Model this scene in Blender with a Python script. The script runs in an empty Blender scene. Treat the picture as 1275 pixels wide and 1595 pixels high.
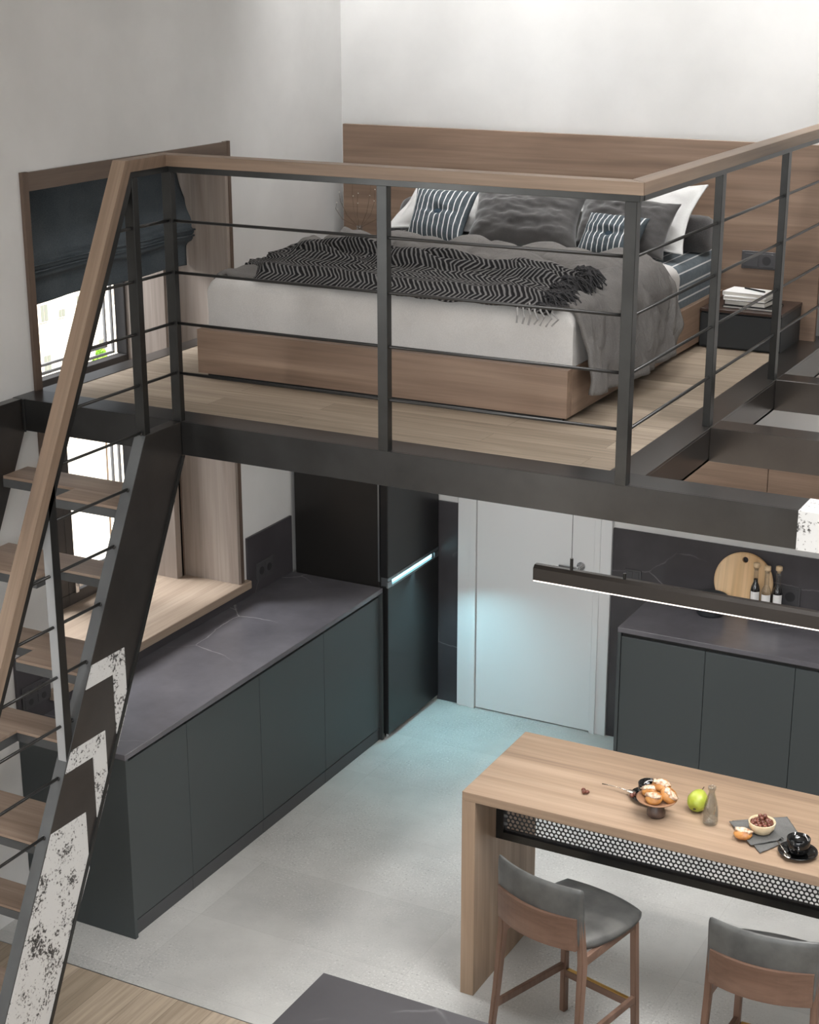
import bpy, bmesh, math, random
from mathutils import Vector, Matrix, noise
random.seed(7)
SC = bpy.context.scene
COL = SC.collection
PI = math.pi
# ------------------------------------------------------------------ camera
cd = bpy.data.cameras.new('camera'); cam = bpy.data.objects.new('camera', cd); COL.objects.link(cam)
cd.sensor_fit = 'HORIZONTAL'; cd.sensor_width = 36.0; cd.lens = 36.0 * 2604.2 / 1275.0
cd.clip_start = 0.05; cd.clip_end = 800
R = [[0.8846805947780956, 0.4661960645625537, -0.0012143349876644147],
     [0.14265738936386835, -0.27319288591334234, -0.9513225091136155],
     [-0.4438345575582873, 0.8414433293292705, -0.30819475830116333]]
m = Matrix((R[0], [-a for a in R[1]], [-a for a in R[2]])).transposed().to_4x4()
m.translation = Vector((4.676827, -8.082574, 4.085637))
cam.matrix_world = m
SC.camera = cam
# ------------------------------------------------------------------ world, light, exposure
SC.view_settings.view_transform = 'Standard'
SC.view_settings.look = 'None'
SC.view_settings.exposure = 0.5
SC.view_settings.gamma = 1.0
SC.view_settings.use_curve_mapping = False
w = bpy.data.worlds.new('world'); SC.world = w; w.use_nodes = True
bg = w.node_tree.nodes['Background']; bg.inputs[0].default_value = (0.90, 0.95, 1.0, 1); bg.inputs[1].default_value = 0.38
def area(name, loc, target, size, power, color=(1, 1, 1), size_y=None, spread=None):
    l = bpy.data.lights.new(name, 'AREA'); l.energy = power; l.color = color
    l.shape = 'RECTANGLE'; l.size = size; l.size_y = size_y or size
    if spread: l.spread = spread
    o = bpy.data.objects.new(name, l); COL.objects.link(o); o.location = loc
    o.rotation_euler = (Vector(target) - Vector(loc)).to_track_quat('-Z', 'Y').to_euler()
    return o
area('ceiling_light_living', (4.7, -3.9, 5.25), (4.2, -3.6, 0), 2.2, 88, (1.0, 1.0, 1.0), spread=1.75)
area('left_fill_light', (0.04, -6.4, 2.4), (3.0, -6.0, 1.6), 1.3, 55, (0.97, 0.99, 1.0), size_y=2.2)  # added unseen fill light to brighten the stair fronts; no window here
area('daylight_outside_window', (-3.2, -2.1, 4.6), (0.2, -1.7, 1.6), 2.6, 460, (0.96, 0.98, 1.0))
area('rear_fill_light', (4.8, -9.35, 3.0), (3.4, 0, 2.2), 4.0, 110, (0.97, 0.99, 1.0), size_y=2.8)  # added unseen fill light behind the camera, aimed at the back wall
area('ceiling_light_loft', (2.0, -1.6, 5.25), (1.8, -1.2, 0), 1.0, 9, (1.0, 1.0, 1.0), spread=1.9)
for i, x in enumerate((0.5, 1.8, 3.2)):
    l = bpy.data.lights.new('ceiling_spot', 'SPOT'); l.energy = 84; l.spot_size = 1.5; l.spot_blend = 0.9; l.shadow_soft_size = 0.12
    l.color = (1, 1, 1)
    o = bpy.data.objects.new('ceiling_spot', l); COL.objects.link(o); o.location = (x, -0.75, 5.2)
    o.rotation_euler = (Vector((x, 0.1, 3.2)) - o.location).to_track_quat('-Z', 'Y').to_euler()
sl = bpy.data.lights.new('sun', 'SUN'); sl.energy = 16.0; sl.angle = 0.02; sl.color = (1, 0.96, 0.9)
so = bpy.data.objects.new('sun', sl); COL.objects.link(so)
so.rotation_euler = Vector((-0.75, 0.25, -0.75)).to_track_quat('-Z', 'Y').to_euler()

# ------------------------------------------------------------------ material helpers
def new_mat(name):
    m = bpy.data.materials.new(name); m.use_nodes = True
    nt = m.node_tree; b = nt.nodes['Principled BSDF']
    return m, nt, b
def lin(c):
    return tuple(((x / 255.0) / 12.92 if x / 255.0 <= 0.04045 else ((x / 255.0 + 0.055) / 1.055) ** 2.4) for x in c) + (1,)
def node(nt, t, **kw):
    n = nt.nodes.new(t)
    for k, v in kw.items(): setattr(n, k, v)
    return n
def coords(nt, scale=(1, 1, 1), rot=(0, 0, 0), loc=(0, 0, 0), kind='Object'):
    tc = node(nt, 'ShaderNodeTexCoord'); mp = node(nt, 'ShaderNodeMapping')
    nt.links.new(tc.outputs[kind], mp.inputs[0])
    mp.inputs['Scale'].default_value = scale; mp.inputs['Rotation'].default_value = rot; mp.inputs['Location'].default_value = loc
    return mp.outputs[0]
def noise_tex(nt, vec, scale, detail=4, rough=0.55, dist=0.0):
    n = node(nt, 'ShaderNodeTexNoise'); nt.links.new(vec, n.inputs['Vector'])
    n.inputs['Scale'].default_value = scale; n.inputs['Detail'].default_value = detail
    n.inputs['Roughness'].default_value = rough; n.inputs['Distortion'].default_value = dist
    return n.outputs['Fac']
def ramp(nt, fac, stops):
    r = node(nt, 'ShaderNodeValToRGB'); nt.links.new(fac, r.inputs[0])
    e = r.color_ramp.elements
    while len(e) < len(stops): e.new(0.5)
    for i, (p, c) in enumerate(stops):
        e[i].position = p; e[i].color = c if len(c) == 4 else tuple(c) + (1,)
    return r.outputs[0]
def mixc(nt, fac, a, b, mode='MIX'):
    n = node(nt, 'ShaderNodeMix', data_type='RGBA', blend_type=mode)
    for s, v in ((0, fac), (6, a), (7, b)):
        if isinstance(v, (int, float)): n.inputs[s].default_value = v
        elif isinstance(v, tuple): n.inputs[s].default_value = v
        else: nt.links.new(v, n.inputs[s])
    return n.outputs[2]
def math_n(nt, op, a, b=None, c=None):
    n = node(nt, 'ShaderNodeMath', operation=op)
    for i, v in enumerate((a, b, c)):
        if v is None: continue
        if isinstance(v, (int, float)): n.inputs[i].default_value = v
        else: nt.links.new(v, n.inputs[i])
    return n.outputs[0]
def bump(nt, b, h, strength=0.2, dist=0.01):
    n = node(nt, 'ShaderNodeBump'); nt.links.new(h, n.inputs['Height'])
    n.inputs['Strength'].default_value = strength; n.inputs['Distance'].default_value = dist
    nt.links.new(n.outputs[0], b.inputs['Normal'])
def flat(name, rgb, rough=0.5, metal=0.0, spec=0.5, coat=0.0):
    m, nt, b = new_mat(name); b.inputs['Base Color'].default_value = lin(rgb)
    b.inputs['Roughness'].default_value = rough; b.inputs['Metallic'].default_value = metal
    b.inputs['Specular IOR Level'].default_value = spec; b.inputs['Coat Weight'].default_value = coat
    return m
def mottled(name, c1, c2, rough=0.5, scale=3.0, metal=0.0, spec=0.5, bmp=0.0, rvar=0.0, detail=5):
    m, nt, b = new_mat(name); v = coords(nt)
    f = noise_tex(nt, v, scale, detail)
    nt.links.new(ramp(nt, f, [(0.3, lin(c1)), (0.7, lin(c2))]), b.inputs['Base Color'])
    b.inputs['Roughness'].default_value = rough; b.inputs['Metallic'].default_value = metal
    b.inputs['Specular IOR Level'].default_value = spec
    if rvar:
        nt.links.new(math_n(nt, 'MULTIPLY_ADD', f, rvar, rough - rvar / 2), b.inputs['Roughness'])
    if bmp: bump(nt, b, noise_tex(nt, v, scale * 8, 4), bmp)
    return m
def wood(name, axis, c1, c2, c3, strip=0.055, rough=0.45, seed=0.0, pre=0.0):
    """axis = direction of the grain"""
    m, nt, b = new_mat(name)
    lo, hi = 0.55, 6.5
    sc = {'X': (lo, hi, hi), 'Y': (hi, lo, hi), 'Z': (hi, hi, lo)}[axis]
    def cc(scale, loc):
        if not pre: return coords(nt, scale, loc=loc)
        a = coords(nt, (1, 1, 1), (pre, 0, 0)); mp = node(nt, 'ShaderNodeMapping'); nt.links.new(a, mp.inputs[0])
        mp.inputs['Scale'].default_value = scale; mp.inputs['Location'].default_value = loc
        return mp.outputs[0]
    v = cc(sc, (seed, seed * 1.7, seed * 0.6))
    f1 = noise_tex(nt, v, 1.0, 3, 0.5, 1.2)
    base = ramp(nt, f1, [(0.25, lin(c1)), (0.5, lin(c2)), (0.78, lin(c3))])
    sc2 = {'X': (1.2, 45, 45), 'Y': (45, 1.2, 45), 'Z': (45, 45, 1.2)}[axis]
    v2 = cc(sc2, (seed, seed, seed))
    f2 = noise_tex(nt, v2, 1.0, 5, 0.6, 0.6)
    fib = ramp(nt, f2, [(0.3, (0.82, 0.81, 0.80)), (0.62, (1.06, 1.055, 1.05))])
    c = mixc(nt, 1.0, base, fib, 'MULTIPLY')
    nt.links.new(c, b.inputs['Base Color'])
    b.inputs['Roughness'].default_value = rough
    b.inputs['Specular IOR Level'].default_value = 0.35
    bump(nt, b, f2, 0.08, 0.002)
    return m
def planks(name, axis, cols, width, length, rough=0.5, gap=0.0025):
    m, nt, b = new_mat(name)
    rot = (0, 0, 0) if axis == 'X' else (0, 0, PI / 2)
    v = coords(nt, (1, 1, 1), rot)
    br = node(nt, 'ShaderNodeTexBrick'); nt.links.new(v, br.inputs['Vector'])
    br.offset = 0.37; br.inputs['Scale'].default_value = 1.0
    br.inputs['Brick Width'].default_value = length; br.inputs['Row Height'].default_value = width
    br.inputs['Mortar Size'].default_value = gap / 2; br.inputs['Mortar Smooth'].default_value = 0.3
    br.inputs['Color1'].default_value = (0, 0, 0, 1); br.inputs['Color2'].default_value = (1, 1, 1, 1)
    br.inputs['Mortar'].default_value = (0.5, 0.5, 0.5, 1)
    tone = ramp(nt, br.outputs['Color'], [(0.0, lin(cols[0])), (0.5, lin(cols[1])), (1.0, lin(cols[2]))])
    sc = (1.0, 22, 22)
    v2 = node(nt, 'ShaderNodeMapping'); nt.links.new(v, v2.inputs[0]); v2.inputs['Scale'].default_value = sc
    # shift the grain from plank to plank
    add = node(nt, 'ShaderNodeVectorMath', operation='ADD'); nt.links.new(v2.outputs[0], add.inputs[0])
    mul = node(nt, 'ShaderNodeVectorMath', operation='MULTIPLY'); nt.links.new(br.outputs['Color'], mul.inputs[0]); mul.inputs[1].default_value = (9, 5, 3)
    nt.links.new(mul.outputs[0], add.inputs[1])
    f = noise_tex(nt, add.outputs[0], 1.2, 5, 0.6, 1.5)
    g = ramp(nt, f, [(0.3, (0.72, 0.70, 0.68)), (0.65, (1.12, 1.11, 1.10))])
    c = mixc(nt, 1.0, tone, g, 'MULTIPLY')
    c = mixc(nt, math_n(nt, 'MULTIPLY', br.outputs['Fac'], 0.6), c, lin((70, 60, 50)))
    nt.links.new(c, b.inputs['Base Color']); b.inputs['Roughness'].default_value = rough
    b.inputs['Specular IOR Level'].default_value = 0.3
    bump(nt, b, f, 0.06, 0.002)
    return m
def marble(name, c1, c2, vein, rough, seed=0.0, dens=1.7):
    m, nt, b = new_mat(name); v = coords(nt, loc=(seed, seed, seed * 2))
    f = noise_tex(nt, v, 2.5, 5, 0.6)
    base = ramp(nt, f, [(0.3, lin(c1)), (0.7, lin(c2))])
    nd = node(nt, 'ShaderNodeTexNoise'); nt.links.new(v, nd.inputs['Vector']); nd.inputs['Scale'].default_value = 2.2; nd.inputs['Detail'].default_value = 5
    sub = node(nt, 'ShaderNodeVectorMath', operation='MULTIPLY_ADD'); nt.links.new(nd.outputs['Color'], sub.inputs[0])
    sub.inputs[1].default_value = (0.16, 0.16, 0.16); nt.links.new(v, sub.inputs[2])
    vo = node(nt, 'ShaderNodeTexVoronoi', feature='DISTANCE_TO_EDGE'); nt.links.new(sub.outputs[0], vo.inputs['Vector']); vo.inputs['Scale'].default_value = dens
    line = ramp(nt, vo.outputs['Distance'], [(0.0, (1, 1, 1)), (0.0055, (0, 0, 0))])
    msk = ramp(nt, noise_tex(nt, v, 1.7, 4), [(0.5, (0, 0, 0)), (0.62, (1, 1, 1))])
    fac = math_n(nt, 'MULTIPLY', line, msk)
    fac = math_n(nt, 'MULTIPLY', fac, 0.55)
    nt.links.new(mixc(nt, fac, base, lin(vein)), b.inputs['Base Color'])
    b.inputs['Roughness'].default_value = rough
    return m
def speckle(name):
    m, nt, b = new_mat(name); v = coords(nt)
    f1 = noise_tex(nt, v, 75, 5, 0.7); f2 = noise_tex(nt, v, 12, 3, 0.6)
    s = math_n(nt, 'ADD', f1, math_n(nt, 'MULTIPLY', f2, 0.7))
    c = ramp(nt, s, [(0.0, lin((205, 201, 197))), (0.982, lin((203, 199, 195))), (1.0, lin((60, 58, 56)))])
    # ramp positions must stay within 0..1: rescale
    s2 = math_n(nt, 'MULTIPLY', s, 0.8)
    c = ramp(nt, s2, [(0.0, lin((206, 205, 203))), (0.735, lin((202, 201, 199))), (0.775, lin((95, 92, 90))), (0.83, lin((45, 44, 43)))])
    nt.links.new(c, b.inputs['Base Color']); b.inputs['Roughness'].default_value = 0.5
    return m
def fabric(name, c1, c2, scale=260, rough=0.95, sheen=0.0, bmp=0.25):
    m, nt, b = new_mat(name); v = coords(nt)
    f = noise_tex(nt, v, scale, 2, 0.5); g = noise_tex(nt, v, 5, 3)
    h = math_n(nt, 'ADD', math_n(nt, 'MULTIPLY', f, 0.5), math_n(nt, 'MULTIPLY', g, 0.5))
    nt.links.new(ramp(nt, h, [(0.35, lin(c1)), (0.65, lin(c2))]), b.inputs['Base Color'])
    b.inputs['Roughness'].default_value = rough; b.inputs['Specular IOR Level'].default_value = 0.15
    b.inputs['Sheen Weight'].default_value = sheen
    bump(nt, b, f, bmp, 0.002)
    return m
def stripes(name, base1, base2, line, per_uv, axis=0, width=0.16, dbl=False):
    """thin light lines across a woven blue cloth, UV space"""
    m, nt, b = new_mat(name); v = coords(nt, kind='UV')
    sp = node(nt, 'ShaderNodeSeparateXYZ'); nt.links.new(v, sp.inputs[0])
    t = math_n(nt, 'FRACT', math_n(nt, 'MULTIPLY', sp.outputs[axis], per_uv))
    d = math_n(nt, 'ABSOLUTE', math_n(nt, 'SUBTRACT', t, 0.5))
    mask = ramp(nt, d, [(width * 0.35, (1, 1, 1)), (width * 0.55, (0, 0, 0))])
    vo = coords(nt); f = noise_tex(nt, vo, 300, 2); g = noise_tex(nt, vo, 30, 3)
    base = ramp(nt, math_n(nt, 'MULTIPLY', math_n(nt, 'ADD', f, g), 0.5), [(0.35, lin(base1)), (0.65, lin(base2))])
    nt.links.new(mixc(nt, mask, base, lin(line)), b.inputs['Base Color'])
    b.inputs['Roughness'].default_value = 0.95; b.inputs['Specular IOR Level'].default_value = 0.1
    bump(nt, b, f, 0.3, 0.002)
    return m
def glass(name, tint=(1, 1, 1), rough=0.0, mixv=0.85):
    m = bpy.data.materials.new(name); m.use_nodes = True; nt = m.node_tree
    nt.nodes.remove(nt.nodes['Principled BSDF']); out = nt.nodes['Material Output']
    t = node(nt, 'ShaderNodeBsdfTransparent'); t.inputs[0].default_value = tuple(tint) + (1,)
    g = node(nt, 'ShaderNodeBsdfGlossy'); g.inputs['Roughness'].default_value = 0.03
    fr = node(nt, 'ShaderNodeLayerWeight'); fr.inputs[0].default_value = 0.5
    f = math_n(nt, 'MULTIPLY_ADD', fr.outputs['Facing'], 1 - mixv, 0.04)
    mx = node(nt, 'ShaderNodeMixShader'); nt.links.new(f, mx.inputs[0]); nt.links.new(t.outputs[0], mx.inputs[1]); nt.links.new(g.outputs[0], mx.inputs[2])
    nt.links.new(mx.outputs[0], out.inputs[0]); return m
def emit(name, rgb, s):
    m = bpy.data.materials.new(name); m.use_nodes = True; nt = m.node_tree
    nt.nodes.remove(nt.nodes['Principled BSDF'])
    e = node(nt, 'ShaderNodeEmission'); e.inputs[0].default_value = lin(rgb); e.inputs[1].default_value = s
    nt.links.new(e.outputs[0], nt.nodes['Material Output'].inputs[0]); return m

# ------------------------------------------------------------------ materials
M = {}
M['wall'] = mottled('wall_plaster', (211, 210, 208), (223, 222, 220), 0.9, 2.2, spec=0.2, bmp=0.05)
M['wall_grey'] = flat('grey_plaster', (150, 149, 147), 0.9)
M['ceiling'] = flat('ceiling_paint', (228, 226, 223), 0.9)
def tile_mat():
    m, nt, b = new_mat('floor_tiles'); v = coords(nt)
    br = node(nt, 'ShaderNodeTexBrick'); nt.links.new(coords(nt, loc=(0.33, 0.02, 0)), br.inputs['Vector'])
    br.offset = 0.0; br.inputs['Scale'].default_value = 1.0; br.inputs['Brick Width'].default_value = 1.05; br.inputs['Row Height'].default_value = 0.52
    br.inputs['Mortar Size'].default_value = 0.0012; br.inputs['Mortar Smooth'].default_value = 0.4
    br.inputs['Color1'].default_value = (0.93, 0.93, 0.93, 1); br.inputs['Color2'].default_value = (1.05, 1.05, 1.05, 1); br.inputs['Mortar'].default_value = (1, 1, 1, 1)
    base = ramp(nt, noise_tex(nt, v, 2.0, 6, 0.62), [(0.3, lin((172, 171, 168))), (0.7, lin((196, 195, 191)))])
    c = mixc(nt, 1.0, base, br.outputs['Color'], 'MULTIPLY')
    dens = ramp(nt, noise_tex(nt, v, 1.4, 4), [(0.42, (0, 0, 0)), (0.6, (1, 1, 1))])
    s = noise_tex(nt, v, 95, 3, 0.75)
    lt = math_n(nt, 'MULTIPLY', ramp(nt, s, [(0.57, (0, 0, 0)), (0.65, (1, 1, 1))]), dens)
    dk = math_n(nt, 'MULTIPLY', ramp(nt, s, [(0.33, (1, 1, 1)), (0.40, (0, 0, 0))]), math_n(nt, 'MULTIPLY_ADD', dens, 0.8, 0.2))
    c = mixc(nt, math_n(nt, 'MULTIPLY', lt, 0.65), c, lin((226, 224, 220)))
    c = mixc(nt, math_n(nt, 'MULTIPLY', dk, 0.75), c, lin((110, 108, 105)))
    c = mixc(nt, math_n(nt, 'MULTIPLY', br.outputs['Fac'], 0.28), c, lin((120, 118, 115)))
    nt.links.new(c, b.inputs['Base Color']); b.inputs['Roughness'].default_value = 0.55; b.inputs['Specular IOR Level'].default_value = 0.35
    bump(nt, b, s, 0.05, 0.002); return m
M['tile'] = tile_mat()
M['oak_low'] = planks('oak_floor_living', 'Y', ((150, 136, 119), (168, 153, 135), (182, 167, 149)), 0.17, 1.9)
M['oak_loft'] = planks('oak_floor_loft', 'X', ((140, 127, 112), (156, 142, 126), (168, 154, 138)), 0.125, 1.25)
W1 = ((112, 94, 80), (134, 114, 97), (152, 133, 115))
W2 = ((110, 91, 77), (134, 112, 96), (156, 133, 115))
W3 = ((136, 115, 97), (158, 135, 114), (174, 152, 131))
M['wood_x'] = wood('walnut_x', 'X', *W2); M['wood_y'] = wood('walnut_y', 'Y', *W2, seed=2); M['wood_z'] = wood('walnut_z', 'Z', *W2, seed=4)
M['isl_x'] = wood('island_oak_x', 'X', *W3, seed=1); M['isl_z'] = wood('island_oak_z', 'Z', *W3, seed=3)
M['rail_x'] = wood('rail_wood_x', 'X', *W1, seed=5); M['rail_y'] = wood('rail_wood_y', 'Y', *W1, seed=6); M['rail_s'] = wood('rail_wood_slope', 'Z', *W1, seed=7, pre=math.radians(27.4))
M['reveal'] = wood('reveal_wood', 'Z', (138, 126, 117), (158, 146, 137), (174, 163, 154), seed=8)
M['trim'] = wood('trim_wood', 'Z', (84, 70, 61), (98, 83, 73), (112, 96, 85), seed=9); M['trim_y'] = wood('trim_wood_y', 'Y', (88, 75, 66), (104, 90, 80), (118, 103, 92), seed=10)
M['sill'] = wood('sill_wood', 'Y', (146, 128, 112), (166, 148, 131), (180, 163, 147), seed=11)
M['tread'] = wood('tread_wood', 'X', (140, 120, 105), (164, 143, 127), (182, 164, 149), rough=0.32, seed=12)
M['stool'] = wood('stool_wood', 'Z', (92, 70, 58), (112, 88, 75), (130, 105, 91), seed=13); M['stool_x'] = wood('stool_wood_x', 'X', (92, 70, 58), (112, 88, 75), (130, 105, 91), seed=14)
M['steel'] = mottled('blackened_steel', (44, 44, 44), (58, 58, 58), 0.36, 5.0, metal=0.75, spec=0.5, rvar=0.12)
M['steel_post'] = mottled('black_steel_post', (52, 52, 51), (62, 62, 61), 0.3, 8.0, metal=0.7)
M['steel_dark'] = mottled('brown_black_steel', (62, 58, 56), (76, 72, 69), 0.32, 4.0, metal=0.7, rvar=0.12)
M['post_sheen_grey'] = flat('post_sheen_grey', (176, 178, 180), 0.4, 0.3)  # light reflected by the stair post, put into the colour
M['sheen_pan_steel'] = mottled('grey_sheen_pan_steel', (84, 85, 86), (108, 110, 111), 0.4, 3.0, metal=0.4)  # painted sheen on the stringer front, plain grey on the tread pans
M['rod'] = flat('rod_steel', (60, 59, 58), 0.3, 0.6)
M['black'] = flat('matte_black', (22, 22, 22), 0.6)
M['white_stone'] = speckle('white_speckled_paint')
M['marble_top'] = marble('dark_marble_worktop', (84, 82, 87), (104, 102, 107), (190, 186, 188), 0.26)
M['marble_wall'] = marble('dark_marble_wall', (58, 55, 58), (74, 71, 74), (160, 156, 158), 0.38, seed=3.1, dens=1.5)
M['marble_table'] = marble('dark_marble_table', (64, 62, 65), (76, 74, 77), (140, 137, 139), 0.45, seed=7.9, dens=0.75)
M['cab'] = flat('cabinet_dark_green_grey', (64, 69, 70), 0.42, 0, 0.4)
M['cab_edge'] = flat('cabinet_edge', (70, 73, 75), 0.45)
M['plinth'] = flat('plinth_grey', (66, 67, 69), 0.5)
M['fridge'] = mottled('fridge_black', (30, 30, 31), (36, 36, 37), 0.33, 2.0, metal=0.3)
M['fridge_side'] = mottled('fridge_black_side', (33, 31, 30), (40, 38, 36), 0.38, 2.0, metal=0.2)
M['chrome'] = flat('chrome', (215, 216, 218), 0.18, 1.0)
M['brushed'] = flat('brushed_aluminium', (150, 155, 158), 0.35, 1.0)
M['door'] = flat('door_white', (224, 224, 224), 0.5, 0, 0.35)
M['plate'] = flat('socket_charcoal', (72, 71, 73), 0.45)
M['plate_in'] = flat('socket_inner', (48, 47, 49), 0.5)
M['cyan'] = emit('cyan_light', (170, 240, 250), 2.2)
M['led'] = emit('warm_led', (255, 240, 228), 2.2)
M['lamp'] = mottled('bronze_black_lamp', (48, 44, 41), (56, 51, 47), 0.45, 4.0, metal=0.2)
M['glass'] = glass('window_glass', mixv=0.9)
M['frame'] = flat('window_frame_dark', (66, 63, 62), 0.45)
M['bead'] = flat('window_bead_grey', (150, 150, 150), 0.5)
M['frame_white'] = flat('window_frame_outer_white', (215, 215, 214), 0.5)
M['blind'] = fabric('blind_blue_grey', (72, 80, 86), (94, 101, 106), 220)
M['velvet'] = fabric('charcoal_velvet', (66, 64, 64), (76, 74, 73), 200, 0.7, 0.5, 0.05)
M['bolster'] = fabric('bolster_charcoal', (62, 60, 60), (88, 86, 86), 300, sheen=0.3)
M['white_cloth'] = fabric('white_linen', (190, 189, 187), (206, 205, 203), 320, bmp=0.15)
M['foot_cloth'] = fabric('pale_grey_linen', (192, 189, 186), (208, 205, 202), 260, bmp=0.2)
M['duvet'] = fabric('grey_duvet', (106, 103, 101), (124, 121, 118), 300, bmp=0.15)
def duvet_bump():
    m = M['duvet']; nt = m.node_tree; b = nt.nodes['Principled BSDF']
    v = coords(nt, (5, 12, 9)); f = noise_tex(nt, v, 1.6, 4, 0.55, 1.6); bump(nt, b, f, 0.5, 0.02)
duvet_bump()
M['stripe_sheet'] = stripes('blue_striped_sheet', (94, 102, 107), (114, 122, 127), (205, 206, 206), 1.0, 1, 0.14)
M['stripe_cush'] = stripes('blue_striped_cushion', (68, 76, 81), (92, 100, 105), (222, 224, 224), 11.0, 0, 0.2)
M['button'] = fabric('button_cloth', (50, 62, 72), (66, 80, 92))
def throw_mat():
    m, nt, b = new_mat('chevron_knit'); v = coords(nt, kind='UV')
    sp = node(nt, 'ShaderNodeSeparateXYZ'); nt.links.new(v, sp.inputs[0])
    zz = math_n(nt, 'ABSOLUTE', math_n(nt, 'SUBTRACT', math_n(nt, 'FRACT', math_n(nt, 'MULTIPLY', sp.outputs[1], 10.0)), 0.5))
    ph = math_n(nt, 'ADD', math_n(nt, 'MULTIPLY', sp.outputs[0], 70.0), math_n(nt, 'MULTIPLY', zz, 3.0))
    ph = math_n(nt, 'ADD', ph, math_n(nt, 'MULTIPLY', noise_tex(nt, coords(nt), 9, 3), 2.2))
    s = math_n(nt, 'SINE', math_n(nt, 'MULTIPLY', ph, 6.2832))
    col = ramp(nt, math_n(nt, 'MULTIPLY_ADD', s, 0.5, 0.5), [(0.5, lin((38, 37, 38))), (0.9, lin((118, 116, 115)))])
    nt.links.new(col, b.inputs['Base Color']); b.inputs['Roughness'].default_value = 0.95; b.inputs['Specular IOR Level'].default_value = 0.1
    bump(nt, b, s, 0.5, 0.004); return m
M['throw'] = throw_mat()
M['fringe'] = flat('fringe_yarn', (66, 65, 66), 0.95, spec=0.1)
M['fringe_light'] = flat('fringe_yarn_light', (150, 148, 146), 0.95, spec=0.1)
M['leather'] = mottled('grey_leather', (72, 72, 71), (92, 92, 90), 0.38, 14, spec=0.45, bmp=0.04)
M['brass'] = flat('brass', (196, 158, 92), 0.3, 1.0)
M['bread'] = mottled('golden_bun', (140, 84, 36), (204, 146, 80), 0.4, 22)
M['sugar'] = mottled('icing_and_nuts', (150, 98, 62), (240, 222, 198), 0.45, 90)
M['pear'] = mottled('green_pear_skin', (146, 158, 48), (178, 186, 78), 0.35, 22)
M['stem'] = flat('dark_stem', (60, 46, 30), 0.7)
M['bottle'] = glass('clear_bottle_glass', (0.86, 0.875, 0.87), mixv=0.6)
M['clear'] = glass('clear_glass', (0.93, 0.94, 0.94), mixv=0.6)
M['cork'] = mottled('cork', (196, 166, 128), (222, 196, 160), 0.8, 60)
M['oil'] = flat('dark_vinegar', (24, 20, 22), 0.15)
M['label'] = flat('paper_label', (226, 224, 222), 0.7)
M['label_text'] = flat('label_print', (110, 108, 108), 0.7)
M['board'] = wood('board_wood', 'Y', (206, 168, 122), (224, 190, 148), (236, 208, 172), seed=20)
M['pan'] = flat('pan_steel', (96, 100, 104), 0.3, 0.8)
M['stand_dark'] = mottled('dark_turned_wood', (58, 44, 38), (104, 84, 74), 0.4, 30)
M['stand_plate'] = wood('stand_plate_wood', 'X', (112, 80, 58), (142, 106, 80), (160, 124, 98), seed=22)
M['ceramic'] = flat('glossy_black_ceramic', (16, 16, 17), 0.08, 0, 0.6)
M['bowl'] = mottled('pale_wood_bowl', (208, 186, 150), (226, 208, 176), 0.5, 30)
M['nut'] = mottled('hazelnut', (62, 30, 24), (128, 76, 60), 0.3, 90)
M['napkin'] = fabric('grey_napkin', (88, 88, 87), (108, 108, 107), 300)
M['silver'] = flat('silver_cutlery', (205, 200, 192), 0.2, 1.0)
M['night'] = flat('nightstand_charcoal', (42, 45, 47), 0.5)
M['night_top'] = wood('nightstand_top', 'X', (44, 34, 30), (58, 45, 40), (70, 56, 50), rough=0.3, seed=23)
M['book_w'] = flat('book_white', (232, 231, 229), 0.5); M['book_k'] = flat('book_black', (24, 24, 26), 0.4); M['page'] = flat('book_pages', (222, 218, 210), 0.8)
M['facade'] = mottled('cream_render', (222, 216, 200), (234, 229, 216), 0.9, 0.4)
M['facade_win'] = flat('facade_window_glass', (112, 116, 108), 0.3); M['facade_trim'] = flat('facade_window_trim', (214, 200, 184), 0.8)
M['leaf'] = mottled('leaf_green', (88, 150, 30), (150, 200, 60), 0.6, 3); M['bark'] = flat('bark', (90, 74, 58), 0.9)
M['ground'] = mottled('courtyard_ground', (150, 148, 142), (176, 172, 166), 0.9, 0.3)
for k_ in ('steel', 'steel_dark'):
    b_ = M[k_].node_tree.nodes['Principled BSDF']; b_.inputs['Coat Weight'].default_value = 0.45; b_.inputs['Coat Roughness'].default_value = 0.2
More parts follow.
